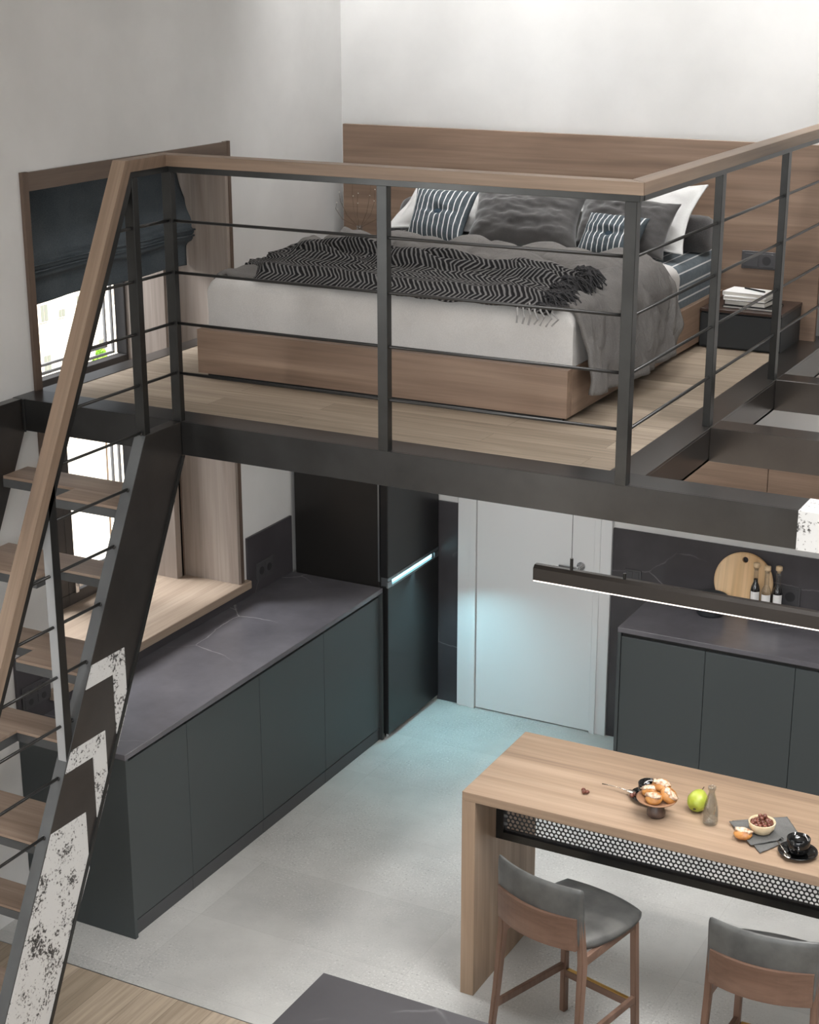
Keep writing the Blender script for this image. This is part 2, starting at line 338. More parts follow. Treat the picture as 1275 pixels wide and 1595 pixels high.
def mesh_mat():
    m = bpy.data.materials.new('perforated_black_metal'); m.use_nodes = True; nt = m.node_tree; b = nt.nodes['Principled BSDF']
    b.inputs['Base Color'].default_value = lin((62, 62, 63)); b.inputs['Metallic'].default_value = 0.4; b.inputs['Roughness'].default_value = 0.45
    a = 0.0205
    tc = node(nt, 'ShaderNodeTexCoord'); sp = node(nt, 'ShaderNodeSeparateXYZ'); nt.links.new(tc.outputs['Object'], sp.inputs[0])
    def lattice(ox, oz):
        fx = math_n(nt, 'SUBTRACT', math_n(nt, 'FRACT', math_n(nt, 'MULTIPLY_ADD', sp.outputs[0], 1 / a, ox)), 0.5)
        fz = math_n(nt, 'MULTIPLY', math_n(nt, 'SUBTRACT', math_n(nt, 'FRACT', math_n(nt, 'MULTIPLY_ADD', sp.outputs[2], 1 / (a * 1.732), oz)), 0.5), 1.732)
        return math_n(nt, 'SQRT', math_n(nt, 'ADD', math_n(nt, 'MULTIPLY', fx, fx), math_n(nt, 'MULTIPLY', fz, fz)))
    d = math_n(nt, 'MINIMUM', lattice(0, 0), lattice(0.5, 0.5))
    hole = math_n(nt, 'LESS_THAN', d, 0.37)
    t = node(nt, 'ShaderNodeBsdfTransparent'); mx = node(nt, 'ShaderNodeMixShader')
    nt.links.new(hole, mx.inputs[0]); nt.links.new(b.outputs[0], mx.inputs[1]); nt.links.new(t.outputs[0], mx.inputs[2])
    nt.links.new(mx.outputs[0], nt.nodes['Material Output'].inputs[0]); return m
M['perf'] = mesh_mat()

# ------------------------------------------------------------------ geometry helpers
def add_box(bm, x0, x1, y0, y1, z0, z1, bev=0.0, seg=2, mat=0):
    vs = [bm.verts.new(p) for p in [(x0, y0, z0), (x1, y0, z0), (x1, y1, z0), (x0, y1, z0), (x0, y0, z1), (x1, y0, z1), (x1, y1, z1), (x0, y1, z1)]]
    fs = [bm.faces.new([vs[i] for i in f]) for f in [(3, 2, 1, 0), (4, 5, 6, 7), (0, 1, 5, 4), (1, 2, 6, 5), (2, 3, 7, 6), (3, 0, 4, 7)]]
    for f in fs: f.material_index = mat
    if bev > 0:
        es = list({e for f in fs for e in f.edges})
        bmesh.ops.bevel(bm, geom=es, offset=bev, segments=seg, affect='EDGES', profile=0.5)
    return bm
def box(x0, x1, y0, y1, z0, z1, bev=0.0015, seg=1):
    return add_box(bmesh.new(), x0, x1, y0, y1, z0, z1, bev, seg)
def add_prism(bm, poly, axis, a, b, bev=0.0):
    """poly: 2D points in the plane normal to axis (x: (y,z); y: (x,z); z: (x,y))"""
    def P(p, t): return {'x': (t, p[0], p[1]), 'y': (p[0], t, p[1]), 'z': (p[0], p[1], t)}[axis]
    v0 = [bm.verts.new(P(p, a)) for p in poly]; v1 = [bm.verts.new(P(p, b)) for p in poly]
    fs = [bm.faces.new(v0), bm.faces.new(v1[::-1])]
    n = len(poly)
    for i in range(n): fs.append(bm.faces.new([v0[i], v1[i], v1[(i + 1) % n], v0[(i + 1) % n]]))
    bmesh.ops.recalc_face_normals(bm, faces=fs)
    if bev:
        bmesh.ops.bevel(bm, geom=list({e for f in fs for e in f.edges}), offset=bev, segments=2, affect='EDGES', profile=0.5)
    return bm
def prism(poly, axis, a, b, bev=0.0): return add_prism(bmesh.new(), poly, axis, a, b, bev)
def add_tube(bm, pts, r, n=8, cap=True):
    pts = [Vector(p) for p in pts]; rings = []
    rs = r if isinstance(r, (list, tuple)) else [r] * len(pts)
    for i, p in enumerate(pts):
        d = (pts[min(i + 1, len(pts) - 1)] - pts[max(i - 1, 0)]).normalized()
        up = Vector((0, 0, 1)) if abs(d.z) < 0.95 else Vector((1, 0, 0))
        s = d.cross(up).normalized(); t = s.cross(d)
        rings.append([bm.verts.new(p + rs[i] * (math.cos(2 * PI * k / n) * s + math.sin(2 * PI * k / n) * t)) for k in range(n)])
    for a, b in zip(rings, rings[1:]):
        for k in range(n): bm.faces.new([a[k], a[(k + 1) % n], b[(k + 1) % n], b[k]])
    if cap:
        bm.faces.new(rings[0][::-1]); bm.faces.new(rings[-1])
    return bm
def tube(pts, r, n=8): return add_tube(bmesh.new(), pts, r, n)
def add_bar(bm, p0, p1, wdt, dep, up=(0, 0, 1)):
    """rectangular bar between two points: wdt across, dep along 'up'"""
    p0 = Vector(p0); p1 = Vector(p1); d = (p1 - p0).normalized(); s = d.cross(Vector(up)).normalized(); t = s.cross(d).normalized()
    q = [(-1, -1), (1, -1), (1, 1), (-1, 1)]
    a = [bm.verts.new(p0 + s * wdt / 2 * i + t * dep / 2 * j) for i, j in q]; b = [bm.verts.new(p1 + s * wdt / 2 * i + t * dep / 2 * j) for i, j in q]
    fs = [bm.faces.new(a[::-1]), bm.faces.new(b)] + [bm.faces.new([a[k], a[(k + 1) % 4], b[(k + 1) % 4], b[k]]) for k in range(4)]
    bmesh.ops.recalc_face_normals(bm, faces=fs)
    return bm, fs
def bar(p0, p1, w_, d_, up=(0, 0, 1), bev=0.003):
    bm, fs = add_bar(bmesh.new(), p0, p1, w_, d_, up)
    if bev: bmesh.ops.bevel(bm, geom=list(bm.edges), offset=bev, segments=2, affect='EDGES', profile=0.5)
    return bm
def lathe(prof, c, n=32, bm=None, tilt=None):
    bm = bm or bmesh.new(); rings = []
    for r, z in prof:
        if r < 1e-6: rings.append([bm.verts.new((c[0], c[1], c[2] + z))])
        else: rings.append([bm.verts.new((c[0] + r * math.cos(2 * PI * k / n), c[1] + r * math.sin(2 * PI * k / n), c[2] + z)) for k in range(n)])
    for a, b in zip(rings, rings[1:]):
        for k in range(n):
            if len(a) == 1 and len(b) == 1: continue
            if len(a) == 1: bm.faces.new([a[0], b[k], b[(k + 1) % n]])
            elif len(b) == 1: bm.faces.new([a[k], a[(k + 1) % n], b[0]])
            else: bm.faces.new([a[k], a[(k + 1) % n], b[(k + 1) % n], b[k]])
    bmesh.ops.recalc_face_normals(bm, faces=bm.faces)
    return bm
def blob(c, rx, ry, rz, sub=3, jit=0.0, seed=0.0, rot=None):
    bm = bmesh.new(); bmesh.ops.create_icosphere(bm, subdivisions=sub, radius=1.0)
    for v in bm.verts:
        k = 1 + jit * noise.noise(v.co * 2.5 + Vector((seed, seed, seed)))
        v.co = Vector((v.co.x * rx * k, v.co.y * ry * k, v.co.z * rz * k))
        if rot: v.co = rot @ v.co
        v.co += Vector(c)
    return bm
def grid(nu, nv, fn, uv=True, uvs=(1, 1)):
    bm = bmesh.new(); vs = [[bm.verts.new(fn(i / nu, j / nv)) for i in range(nu + 1)] for j in range(nv + 1)]
    L = bm.loops.layers.uv.new('UVMap')
    for j in range(nv):
        for i in range(nu):
            f = bm.faces.new([vs[j][i], vs[j][i + 1], vs[j + 1][i + 1], vs[j + 1][i]])
            for l, (a, b) in zip(f.loops, ((i, j), (i + 1, j), (i + 1, j + 1), (i, j + 1))): l[L].uv = (a / nu * uvs[0], b / nv * uvs[1])
    return bm
def obj(name, bm, mat, parent=None, label=None, smooth=False, origin=None):
    me = bpy.data.meshes.new(name)
    if parent is None and origin is None:
        n = len(bm.verts); lo = Vector([min(v.co[i] for v in bm.verts) for i in range(3)]); hi = Vector([max(v.co[i] for v in bm.verts) for i in range(3)])
        origin = ((lo.x + hi.x) / 2, (lo.y + hi.y) / 2, lo.z)
        keep = False
    bm.to_mesh(me); bm.free()
    mats = mat if isinstance(mat, (list, tuple)) else [mat]
    for q in mats: me.materials.append(M[q])
    if smooth:
        for p in me.polygons: p.use_smooth = True
    o = bpy.data.objects.new(name, me); COL.objects.link(o)
    if parent is not None:
        o.parent = parent
        root = parent
        T = Vector(parent.get('_loc', (0, 0, 0)))
        o.matrix_parent_inverse = Matrix.Translation(-T)
    if label: o['label'] = label
    return o
def thing(name, label, cat, loc, group=None):
    o = bpy.data.objects.new(name, None); COL.objects.link(o); o.location = loc
    o['_loc'] = tuple(loc); o['label'] = label; o['category'] = cat; o.empty_display_size = 0.05
    if group: o['group'] = group
    return o
def tag(o, label, cat, group=None, kind=None):
    o['label'] = label; o['category'] = cat
    if group: o['group'] = group
    if kind: o['kind'] = kind
    return o
def struct(name, bm, mat, label=None, parent=None, smooth=False):
    o = obj(name, bm, mat, parent, label, smooth)
    if parent is None: o['kind'] = 'structure'
    return o
def dup(root, label=None, loc=None, rotz=None, group=None):
    r = root.copy(); COL.objects.link(r)
    if loc is not None: r.location = loc
    if rotz is not None: r.rotation_euler = (0, 0, rotz)
    if label: r['label'] = label
    if group: r['group'] = group
    for ch in list(root.children):
        c = ch.copy(); COL.objects.link(c); c.parent = r
        for g in ch.children:
            d = g.copy(); COL.objects.link(d); d.parent = c
    return r
def mod_sub(o, lv=1):
    s = o.modifiers.new('sub', 'SUBSURF'); s.levels = lv; s.render_levels = lv
def solid(o, t, off=-1):
    s = o.modifiers.new('solid', 'SOLIDIFY'); s.thickness = t; s.offset = off

ZL = 2.374   # loft floor level
YB = -2.80   # loft beam face
# ================================================================== STRUCTURE
def planar_wall_with_hole(x0, x1, ya, yb, za, zb, hy0, hy1, hz0, hz1):
    bm = bmesh.new()
    add_box(bm, x0, x1, ya, hy0, za, zb); add_box(bm, x0, x1, hy1, yb, za, zb)
    add_box(bm, x0, x1, hy0, hy1, za, hz0); add_box(bm, x0, x1, hy0, hy1, hz1, zb)
    return bm
struct('wall_left', planar_wall_with_hole(-0.66, 0.0, -9.5, 0.0, -0.1, 5.4, -2.635, -1.15, 0.955, 3.275), 'wall', 'pale plaster wall with the tall window opening')
struct('wall_back', box(-0.66, 7.7, 0.0, 0.2, -0.1, 5.4, 0), 'wall', 'pale plaster wall behind bed and kitchen')
struct('wall_right', box(7.6, 7.8, -9.5, 0.0, -0.1, 5.4, 0), 'wall_grey')
struct('ceiling', box(-0.66, 7.8, -9.5, 0.2, 5.4, 5.5, 0), 'ceiling')
fl = struct('floor', box(0, 7.6, -3.215, 0.0, -0.1, 0.0, 0), 'tile', 'grey speckled stone tile floor of the kitchen')
struct('floor_wood', box(0, 7.6, -9.5, -3.218, -0.1, 0.0, 0), 'oak_low', 'pale oak plank floor of the living area')
struct('trim_floor', box(0, 7.6, -3.2185, -3.2145, -0.02, 0.0008, 0), 'brushed', 'thin metal strip between tile and wood floor')
# window with reveals (tall opening running past both levels)
wr = bpy.data.objects.new('window_1', None); COL.objects.link(wr); wr.location = (-0.3, -1.88, 0.99); wr['_loc'] = (-0.3, -1.88, 0.99); wr['kind'] = 'structure'
wr['label'] = 'tall dark framed window in a wooden reveal past both levels'
bm = bmesh.new()
add_box(bm, -0.33, 0.012, -1.17, -1.128, 0.99, 3.295); add_box(bm, -0.33, 0.012, -2.655, -2.625, 0.99, 3.295)
add_box(bm, -0.60, -0.33, -1.245, -1.185, 0.99, 3.27)
obj('reveal', bm, 'reveal', wr, 'pale lit wooden reveal boards')
bm = bmesh.new(); add_box(bm, 0.0, 0.016, -1.146, -1.122, 0.97, 3.295); add_box(bm, 0.0, 0.016, -2.66, -2.622, 0.93, 3.295)
obj('side_trim', bm, 'trim', wr, 'dark brown vertical edge trim')
obj('head_board', box(-0.6, 0.014, -2.655, -1.128, 3.215, 3.292), 'trim_y', wr)
obj('step_board', box(-0.345, -0.33, -1.20, -1.13, 0.99, 3.27), 'trim', wr)
X0, X1 = -0.64, -0.575
def win_frame(y0, y1, z0, z1, name):
    t = 0.062
    bm = bmesh.new()
    add_box(bm, X0, X1, y0, y1, z0, z0 + t, 0.004); add_box(bm, X0, X1, y0, y1, z1 - t, z1, 0.004)
    add_box(bm, X0, X1, y0, y0 + t, z0 + t, z1 - t, 0.004); add_box(bm, X0, X1, y1 - t, y1, z0 + t, z1 - t, 0.004)
    f = obj(name, bm, 'frame', wr)
    bm = bmesh.new(); e = 0.022
    for k in (0, 1):
        o_ = t + k * 0.034
        xo = -0.652 - 0.02 * k
        add_box(bm, xo - .012, xo, y0 + o_, y1 - o_, z0 + o_, z0 + o_ + e * (.6)); add_box(bm, xo - .012, xo, y0 + o_, y0 + o_ + e * .6, z0 + o_, z1 - o_)
        add_box(bm, xo - .012, xo, y1 - o_ - e * .6, y1 - o_, z0 + o_, z1 - o_)
    obj('outer_bead', bm, 'bead', f, 'thin pale beads outside the glass')
    obj('glass_pane', box(-0.615, -0.609, y0 + t, y1 - t, z0 + t, z1 - t, 0), 'glass', f)
    return f
win_frame(-2.62, -1.195, 2.135, 3.26, 'upper_frame')
win_frame(-1.84, -1.195, 1.0, 2.13, 'lower_frame'); win_frame(-2.62, -1.84, 1.0, 2.13, 'lower_frame')
obj('window_handle', add_bar(add_box(bmesh.new(), -0.575, -0.56, -1.80, -1.775, 1.06, 1.13, 0.002), (-0.555, -1.787, 1.10), (-0.555, -1.68, 1.10), 0.014, 0.014)[0], 'chrome', wr, 'small chrome window handle')
obj('window_sill', box(-0.60, 0.035, -2.72, -1.082, 0.952, 0.996, 0.003), 'sill', wr, 'pale wooden sill board')
# roman blind
rb = thing('roman_blind', 'blue-grey fabric roman blind drawn over the upper window', 'blind', (-0.2, -1.9, 2.68))
def blind_fn(u, v):
    y = -2.61 + u * 1.45; z = 3.235 - v * 0.56
    bulge = 0.0
    for c, a, s in ((0.62, 0.035, 0.10), (0.70, 0.03, 0.03), (0.76, 0.035, 0.03)):
        bulge += a * math.exp(-((v - c) / s) ** 2)
    side = 0.028 * math.exp(-((v - 0.62) / 0.16) ** 2) * (u - 0.5) * 2 * abs(u - 0.5) * 2
    inn = -0.05 * (1 - 1 / (1 + math.exp(-(v - 0.35) * 14))) * abs(2 * u - 1) ** 6
    if v > 0.8: side -= 0.02 * (1 if u > .5 else -1) * abs(2 * u - 1)
    return (-0.235 + bulge + 0.012 * noise.noise(Vector((u * 6, v * 2, 0))) + inn * .6, y + side + inn, z - 0.01 * noise.noise(Vector((u * 4, v * 3, 5))))
o = obj('blind_cloth', grid(60, 70, blind_fn), 'blind', rb, smooth=True); solid(o, 0.006)
bm = bmesh.new()
for z in (2.858, 2.828): add_tube(bm, [(-0.19 + (0.012 if z > 2.84 else 0.006), -2.60 + i * 0.1448, z - 0.003 * math.sin(i * 1.3)) for i in range(11)], 0.0045)
obj('fold_pleat', bm, 'blind', rb, smooth=True)
obj('head_rail', box(-0.26, -0.225, -2.615, -1.145, 3.19, 3.213), 'frame', rb)
# facade and courtyard outside
fa = thing('apartment_building', 'cream rendered building seen bright through the window glass', 'building', (-60, 66, -36))
obj('wall', box(-62, -60, 40, 100, -36, 2, 0), 'facade', fa)
for cy, cw in ((66.3, .8), (68.15, .75), (69.75, .7), (71.5, .75), (73.4, .75), (75.3, .75)):
    for r in range(3):
        z0 = -15.7 - 3.05 * r; hh = 1.35 if cy != 69.75 else 0.8
        f = obj('window', box(-60.02, -59.9, cy - cw / 2, cy + cw / 2, z0, z0 + hh, 0), 'facade_trim', fa)
        obj('pane', box(-59.9, -59.86, cy - cw / 2 + .08, cy - .03, z0 + .08, z0 + hh - .3, 0), 'facade_win', f)
        obj('pane', box(-59.9, -59.86, cy + .03, cy + cw / 2 - .08, z0 + .08, z0 + hh - .3, 0), 'facade_win', f)
struct('ground', box(-62, -3, 0, 100, -36.2, -36, 0), 'ground')
tr = thing('tree', 'bright green leafy tree seen through the upper window', 'tree', (-30, 35.6, -36))
obj('trunk', tube([(-30, 35.5, -36), (-30.1, 35.6, -20), (-30, 35.6, -9.5)], [0.09, 0.04, 0.03]), 'bark', tr)
bm = bmesh.new()
for i in range(1500):
    t = random.random(); a = random.random() * 2 * PI; rr = (0.25 + 0.95 * math.sin(PI * min(1, t * 1.1)) ** .7) * math.sqrt(random.random())
    c = Vector((-30 + .58 * rr * math.cos(a), 35.6 + .58 * rr * math.sin(a), -10.3 + t * 2.3)); s = 0.07 + random.random() * 0.06
    n1 = Vector((random.gauss(0, 1), random.gauss(0, 1), random.gauss(0, 1))).normalized(); n2 = n1.orthogonal().normalized()
    bm.faces.new([bm.verts.new(c + n1 * s), bm.verts.new(c + n2 * s * .6), bm.verts.new(c - n1 * s), bm.verts.new(c - n2 * s * .6)])
obj('foliage', bm, 'leaf', tr)

# ------------------------------------------------------------------ loft deck and steel
struct('floor_loft', box(0.10, 2.63, -2.66, -0.004, 2.25, ZL - 0.002, 0), 'oak_loft', 'pale oak plank floor of the loft')
H = 0.137
def channel_x(name, x0, x1, y0, fl_w, label, mat='steel', web=0.012, sub=None):
    """beam along x: web at y0 (viewer side), flanges behind"""
    bm = bmesh.new(); zt = ZL + 0.001
    add_box(bm, x0, x1, y0, y0 + web, zt - H, zt, 0.001, 1); add_box(bm, x0, x1, y0 + web, y0 + fl_w, zt - 0.01, zt, 0.0008, 1); add_box(bm, x0, x1, y0 + web, y0 + fl_w, zt - H, zt - H + 0.01, 0.0008, 1)
    return tag(obj(name, bm, mat), label, 'beam')
fb = channel_x('loft_beam', 0.0, 3.352, YB, 0.15, 'long black steel beam along the front edge of the loft')
wb = obj('painted_end', box(3.352, 4.2, YB - 0.001, YB + 0.15, ZL - H - 0.001, ZL + 0.002, 0.001), 'white_stone', fb, 'white speckled painted end of the beam')
obj('joint_plate', box(0.845, 0.862, YB - 0.006, YB, ZL - H - 0.004, ZL, 0.001), 'steel_post', fb)
obj('joint_plate', box(0.052, 0.064, YB - 0.006, YB, ZL - H - 0.004, ZL, 0.001), 'steel_post', fb)
def channel_y(name, x0, y0, y1, w_, label, side):
    bm = bmesh.new(); zt = ZL + 0.0005
    xo = x0 + w_ if side > 0 else x0
    add_box(bm, x0, x0 + w_, y0, y1, zt - 0.01, zt, 0.0008, 1)
    xa = (x0 + w_ - 0.012, x0 + w_) if side > 0 else (x0, x0 + 0.012)
    add_box(bm, xa[0], xa[1], y0, y1, zt - H, zt - 0.01, 0.0008, 1)
    add_box(bm, x0, x0 + w_, y0, y1, zt - H, zt - H + 0.01, 0, 1)
    return tag(obj(name, bm, 'steel_dark'), label, 'beam')
channel_y('loft_beam', 2.625, YB + 0.151, 0.0, 0.134, 'black steel side beam of the loft running back to the headboard wall', 1)
channel_y('loft_beam', 0.0, YB + 0.151, 0.0, 0.10, 'black steel edge beam lying along the window wall', -1)
for i, (y, lb) in enumerate(((-1.915, 'black steel cross beam in front, right of the loft railing'), (-1.005, 'black steel cross beam behind, near the nightstand'))):
    channel_x('cross_beam', 2.76, 4.2, y, 0.13, lb, 'steel_dark')
# kitchen upper cupboard seen through the beam bays, and wall behind
uc = thing('wall_cupboard', 'walnut wall cupboard seen below the steel cross beams', 'cupboard', (2.9, -0.17, 1.5))
obj('carcass', box(1.72, 4.3, -0.33, -0.001, 1.48, 1.845, 0.001), 'wood_x', uc)
for x0, x1 in ((1.72, 2.575), (2.578, 3.435), (3.438, 4.3)): obj('door', box(x0, x1, -0.35, -0.331, 1.475, 1.85, 0.001), 'wood_x', uc)

# ------------------------------------------------------------------ loft railing
rl = thing('loft_railing', 'black steel loft railing with wooden handrail and five thin rods', 'railing', (1.8, YB, ZL))
ps = 0.042
for x, y, px0, px1, py0, py1 in ((0.84, YB, 0.82, 0.862, YB, YB + 0.03), (1.78, YB, 1.76, 1.802, YB, YB + 0.03), (2.725, YB, 2.702, 2.745, YB - 0.002, YB + 0.035)):
    zb = ZL - (0.03 if x > 1 else 0.0)
    obj('post', box(px0, px1, py0 - (0.004 if x > 1 else 0), py1, ZL, 3.357, 0.0015), 'steel_post', rl)
for y in (-1.905, -1.005, -0.1): obj('post', box(2.722, 2.752, y, y + 0.045, ZL, 3.357, 0.0015), 'steel_post', rl)
obj('post', box(0.82, 0.862, -3.04, -3.005, ZL + 0.002, 3.357, 0.0015), 'steel_post', rl)
for k in range(1, 5):
    z = ZL + 0.2 * k - 0.003
    obj('rod', tube([(0.86, YB + 0.012, z), (2.705, YB + 0.012, z)], 0.0062), 'rod', rl, smooth=True)
    obj('rod', tube([(2.735, YB + 0.03, z), (2.735, -0.02, z)], 0.0062), 'rod', rl, smooth=True)
    obj('rod', tube([(0.842, YB, z), (0.842, -3.03 - (3.40 - z) / 1.93 + 0.02, z)], 0.0062), 'rod', rl, smooth=True)
# bars under handrail
SL = 1.93
def sloped_bar(x0, x1, topz, thick, y_at_bend, z_end, drop=0.0):
    """bar following the stairs: polygon in (y,z)"""
    L = (topz - z_end) / SL
    yb = y_at_bend
    n = thick / SL * 0 + thick * math.sqrt(1 + 1 / SL ** 2)
    return [(yb, topz), (yb - L, z_end), (yb - L + n, z_end)]
obj('top_bar', box(0.82, 2.755, YB - 0.006, YB + 0.034, 3.356, 3.381, 0.001), 'steel_post', rl)
obj('top_bar', box(2.72, 2.757, YB + 0.034, -0.0, 3.356, 3.381, 0.001), 'steel_post', rl)
def rail_profile(zt, th, yend, zend):
    # horizontal run from YB to bend then down the slope
    nb = th * math.sqrt(1 + 1 / SL ** 2)      # horizontal width of the sloped part
    yb = -3.075
    top = [(YB - 0.0285, zt), (yb, zt), (yb - (zt - zend) / SL, zend)]
    k = th * (math.sqrt(1 + SL ** 2) - 1) / SL
    bot = [(yb - (zt - zend) / SL + nb, zend), (yb + k, zt - th), (YB - 0.0285, zt - th)]
    return top + bot
obj('handrail', prism([(0.808, YB - 0.028), (2.775, YB - 0.028), (2.705, YB + 0.042), (0.808, YB + 0.042)], 'z', 3.381, 3.424, 0.002), 'rail_x', rl, 'wooden handrail along the front')
obj('handrail', prism([(2.776, YB - 0.027), (2.776, 0.0), (2.706, 0.0), (2.706, YB + 0.043)], 'z', 3.381, 3.424, 0.002), 'rail_y', rl, 'wooden handrail along the side')
# ------------------------------------------------------------------ staircase
st = thing('staircase', 'steep black steel staircase with alternating wooden treads and chevron side', 'staircase', (0.43, -3.5, 0))
XS0, XS1 = 0.812, 0.864
def yf(z, off=0.0): return -3.035 - (ZL - z) / SL + off
def ybk(z): return -2.79 - (2.24 - z) / 1.955
def stringer_poly():
    return [(YB - 0.001, ZL), (-3.035, ZL), (yf(0), 0), (ybk(0), 0), (ybk(2.235), 2.235), (YB - 0.001, 2.235)]
sr = obj('stringer', prism(stringer_poly(), 'x', XS0, XS1 - 0.002, 0.0015), 'steel_dark', st, 'right stringer with white chevrons')
obj('stringer', prism(stringer_poly(), 'x', 0.003, 0.048, 0.0015), 'steel_dark', st)
# edge flange on the rear side of the right stringer (thin raised lip)
lip = [(ybk(0), 0), (ybk(0) + 0.012, 0), (ybk(2.235) + 0.004, 2.235), (ybk(2.235), 2.235)]
obj('edge_lip', prism([(ybk(0) - .018, 0), (ybk(0) + 0.0, 0), (ybk(2.235), 2.235), (ybk(2.235) - 0.018, 2.235)], 'x', XS1 - 0.002, XS1 + 0.006), 'steel_post', st)
def flange(x0, x1, par):
    obj('front_edge_sheen', prism([(-3.035, ZL - 0.002), (yf(0) , 0), (yf(0) - 0.004, 0), (-3.039, ZL)], 'x', x0, x1), 'sheen_pan_steel', par, 'front edge strip with the steel sheen painted in lighter grey')  # added strip; the reflection on the stringer edge is painted as lighter grey
flange(XS0 + .0005, XS1 - 0.0025, sr)
# painted chevrons, flat panels 1.5 mm proud
def SY(y, z): return (y, z)
PX0, PX1 = XS1 - 0.002, XS1 + 0.0012
def yl(z): return ybk(z) - 0.022        # inner line of the rear lip
E1 = 0.004
obj('painted_chevron', prism([(yf(0.992) + E1, 0.992), (-3.541, 0.988), (-3.541, 0.745), (yl(0.0), 0.002), (yf(0.0) + E1, 0.002)], 'x', PX0, PX1), 'white_stone', sr, 'white speckled painted field')
obj('painted_chevron', prism([(yf(1.274) + E1, 1.274), (-3.394, 1.274), (-3.394, 1.04), (-3.475, 0.885), (-3.475, 1.197), (yf(1.197) + E1, 1.197)], 'x', PX0, PX1), 'white_stone', sr, 'white speckled painted chevron')
obj('painted_chevron', prism([(yf(1.568) + E1, 1.568), (-3.246, 1.568), (-3.246, 1.325), (-3.324, 1.176), (-3.324, 1.484), (yf(1.484) + E1, 1.484)], 'x', PX0, PX1), 'white_stone', sr, 'white speckled painted chevron')
for k in range(1, 8):
    z = ZL - 0.2965 * k; yb = -2.795 - 0.1537 * (k - 1)
    deep, shal = yb - 0.28, yb - 0.155
    L, Rr = (shal, deep) if k % 2 else (deep, shal)
    t = obj('tread', prism([(0.049, L), (0.43, L), (0.43, Rr), (0.811, Rr), (0.811, yb), (0.049, yb)], 'z', z - 0.012, z), 'tread', st, 'wooden tread with one deep and one shallow half')
    obj('tread_pan', prism([(0.049, L - 0.002), (0.432 if k % 2 == 0 else 0.428, L - 0.002), (0.432 if k % 2 == 0 else 0.428, Rr - 0.002), (0.811, Rr - 0.002), (0.811, yb), (0.049, yb)], 'z', z - 0.048, z - 0.0125), 'sheen_pan_steel', t, 'dark steel edge under the tread')
# stair balustrade
obj('handrail', prism(rail_profile(3.424, 0.043, 0, 1.02), 'x', 0.805, 0.865), 'rail_s', st, 'wooden handrail following the steep stairs')
obj('top_bar', prism([(YB - .0065, 3.380), (-3.075 + 0.03, 3.380), (-3.075 + 0.03 - (3.38 - 1.02) / SL, 1.02), (-3.075 + 0.052 - (3.38 - 1.02) / SL, 1.02), (-3.075 + 0.052 - 0.0, 3.358), (YB - .0065, 3.358)], 'x', 0.818, 0.86), 'steel_post', st)
def rail_y(z): return -3.06 - (3.40 - z) / SL + 0.02
for k in range(0, 8):
    z = ZL - 0.2 * k - 0.003
    y0 = yf(z) + 0.002
    bm = add_tube(bmesh.new(), [(0.842, y0 - 0.004, z + 0.012), (0.842, rail_y(z), z + 0.012)], 0.0062)
    add_tube(bm, [(0.842, y0 + 0.012, z - 0.005), (0.842, y0 - 0.008, z + 0.012)], 0.0075)
    obj('rod', bm, 'rod', st, smooth=True)
po = obj('post', prism([(-3.625, 1.235), (-3.585, 1.245), (-3.585, 2.43), (-3.625, 2.36)], 'x', 0.820, 0.860), 'steel_post', st)
obj('post_sheen', box(0.8215, 0.8585, -3.6265, -3.6252, 1.24, 2.355, 0), 'post_sheen_grey', po, 'pale strip painting reflected light on the post front')  # thin pale plate paints the reflection on the post's front side

# ================================================================== KITCHEN, LEFT RUN
BS = 1.227
def slab(name, bm, label, mat='marble_wall'): return tag(obj(name, bm, mat), label, 'backsplash')
bm = box(0.001, 0.014, -1.081, -0.635, 0.901, BS, 0.0008); add_box(bm, 0.001, 0.014, -2.93, -2.721, 0.901, BS); add_box(bm, 0.001, 0.014, -2.7215, -1.0805, 0.901, 0.951)
slab('backsplash', bm, 'dark marble backsplash on the left wall under and beside the wooden window sill')
slab('backsplash', box(0.602, 0.738, -0.014, -0.001, 0.0, BS, 0.0008), 'narrow dark marble wall panel between fridge and white door')
slab('backsplash', box(1.664, 7.59, -0.014, -0.001, 0.0, BS, 0.0008), 'wide dark marble wall panel behind the right worktop')
XF = 0.572
wt = obj('worktop', box(0.001, 0.585, -2.932, -0.636, 0.873, 0.90, 0.002), 'marble_top'); tag(wt, 'long dark veined marble worktop running below the window to the fridge', 'worktop')
def cab_unit(name, axis, a0, a1, label, group, mat='cab', endp=0):
    """axis 'y': run along the left wall, front at x=XF; axis 'x': run along back wall, front at y=-0.562"""
    def B(u0, u1, d0, d1, z0, z1, bev=0.001):   # u along, d depth from wall
        return box(d0, d1, u0, u1, z0, z1, bev) if axis == 'y' else box(u0, u1, -d1, -d0, z0, z1, bev)
    mid = ((a0 + a1) / 2)
    loc = (0.28, mid, 0) if axis == 'y' else (mid, -0.28, 0)
    c = thing(name, label, 'cabinet', loc, group)
    obj('body', B(a0 + .0008, a1 - .0008, 0.016, XF - 0.021, 0.07, 0.872), 'cab', c)
    obj('door', B(a0 + .0012, a1 - .0012, XF - 0.02, XF, 0.078, 0.852, 0.0015), mat, c)
    obj('grip_channel', B(a0 + .0008, a1 - .0008, XF - 0.0205, XF - 0.012, 0.853, 0.872, 0), 'black', c, 'black recessed grip channel above the door')
    obj('plinth', B(a0 + .0008, a1 - .0008, XF - 0.06, XF - 0.004, 0.0, 0.070), 'plinth', c)
    return c
ys = [-2.908, -2.462, -1.856, -1.247, -0.655]
lbs = ['dark green-grey base cabinet nearest the stairs under the long worktop', 'dark green-grey base cabinet second from the stairs under the long worktop',
       'dark green-grey base cabinet third from the stairs, next but one to the fridge', 'dark green-grey base cabinet next to the black fridge']
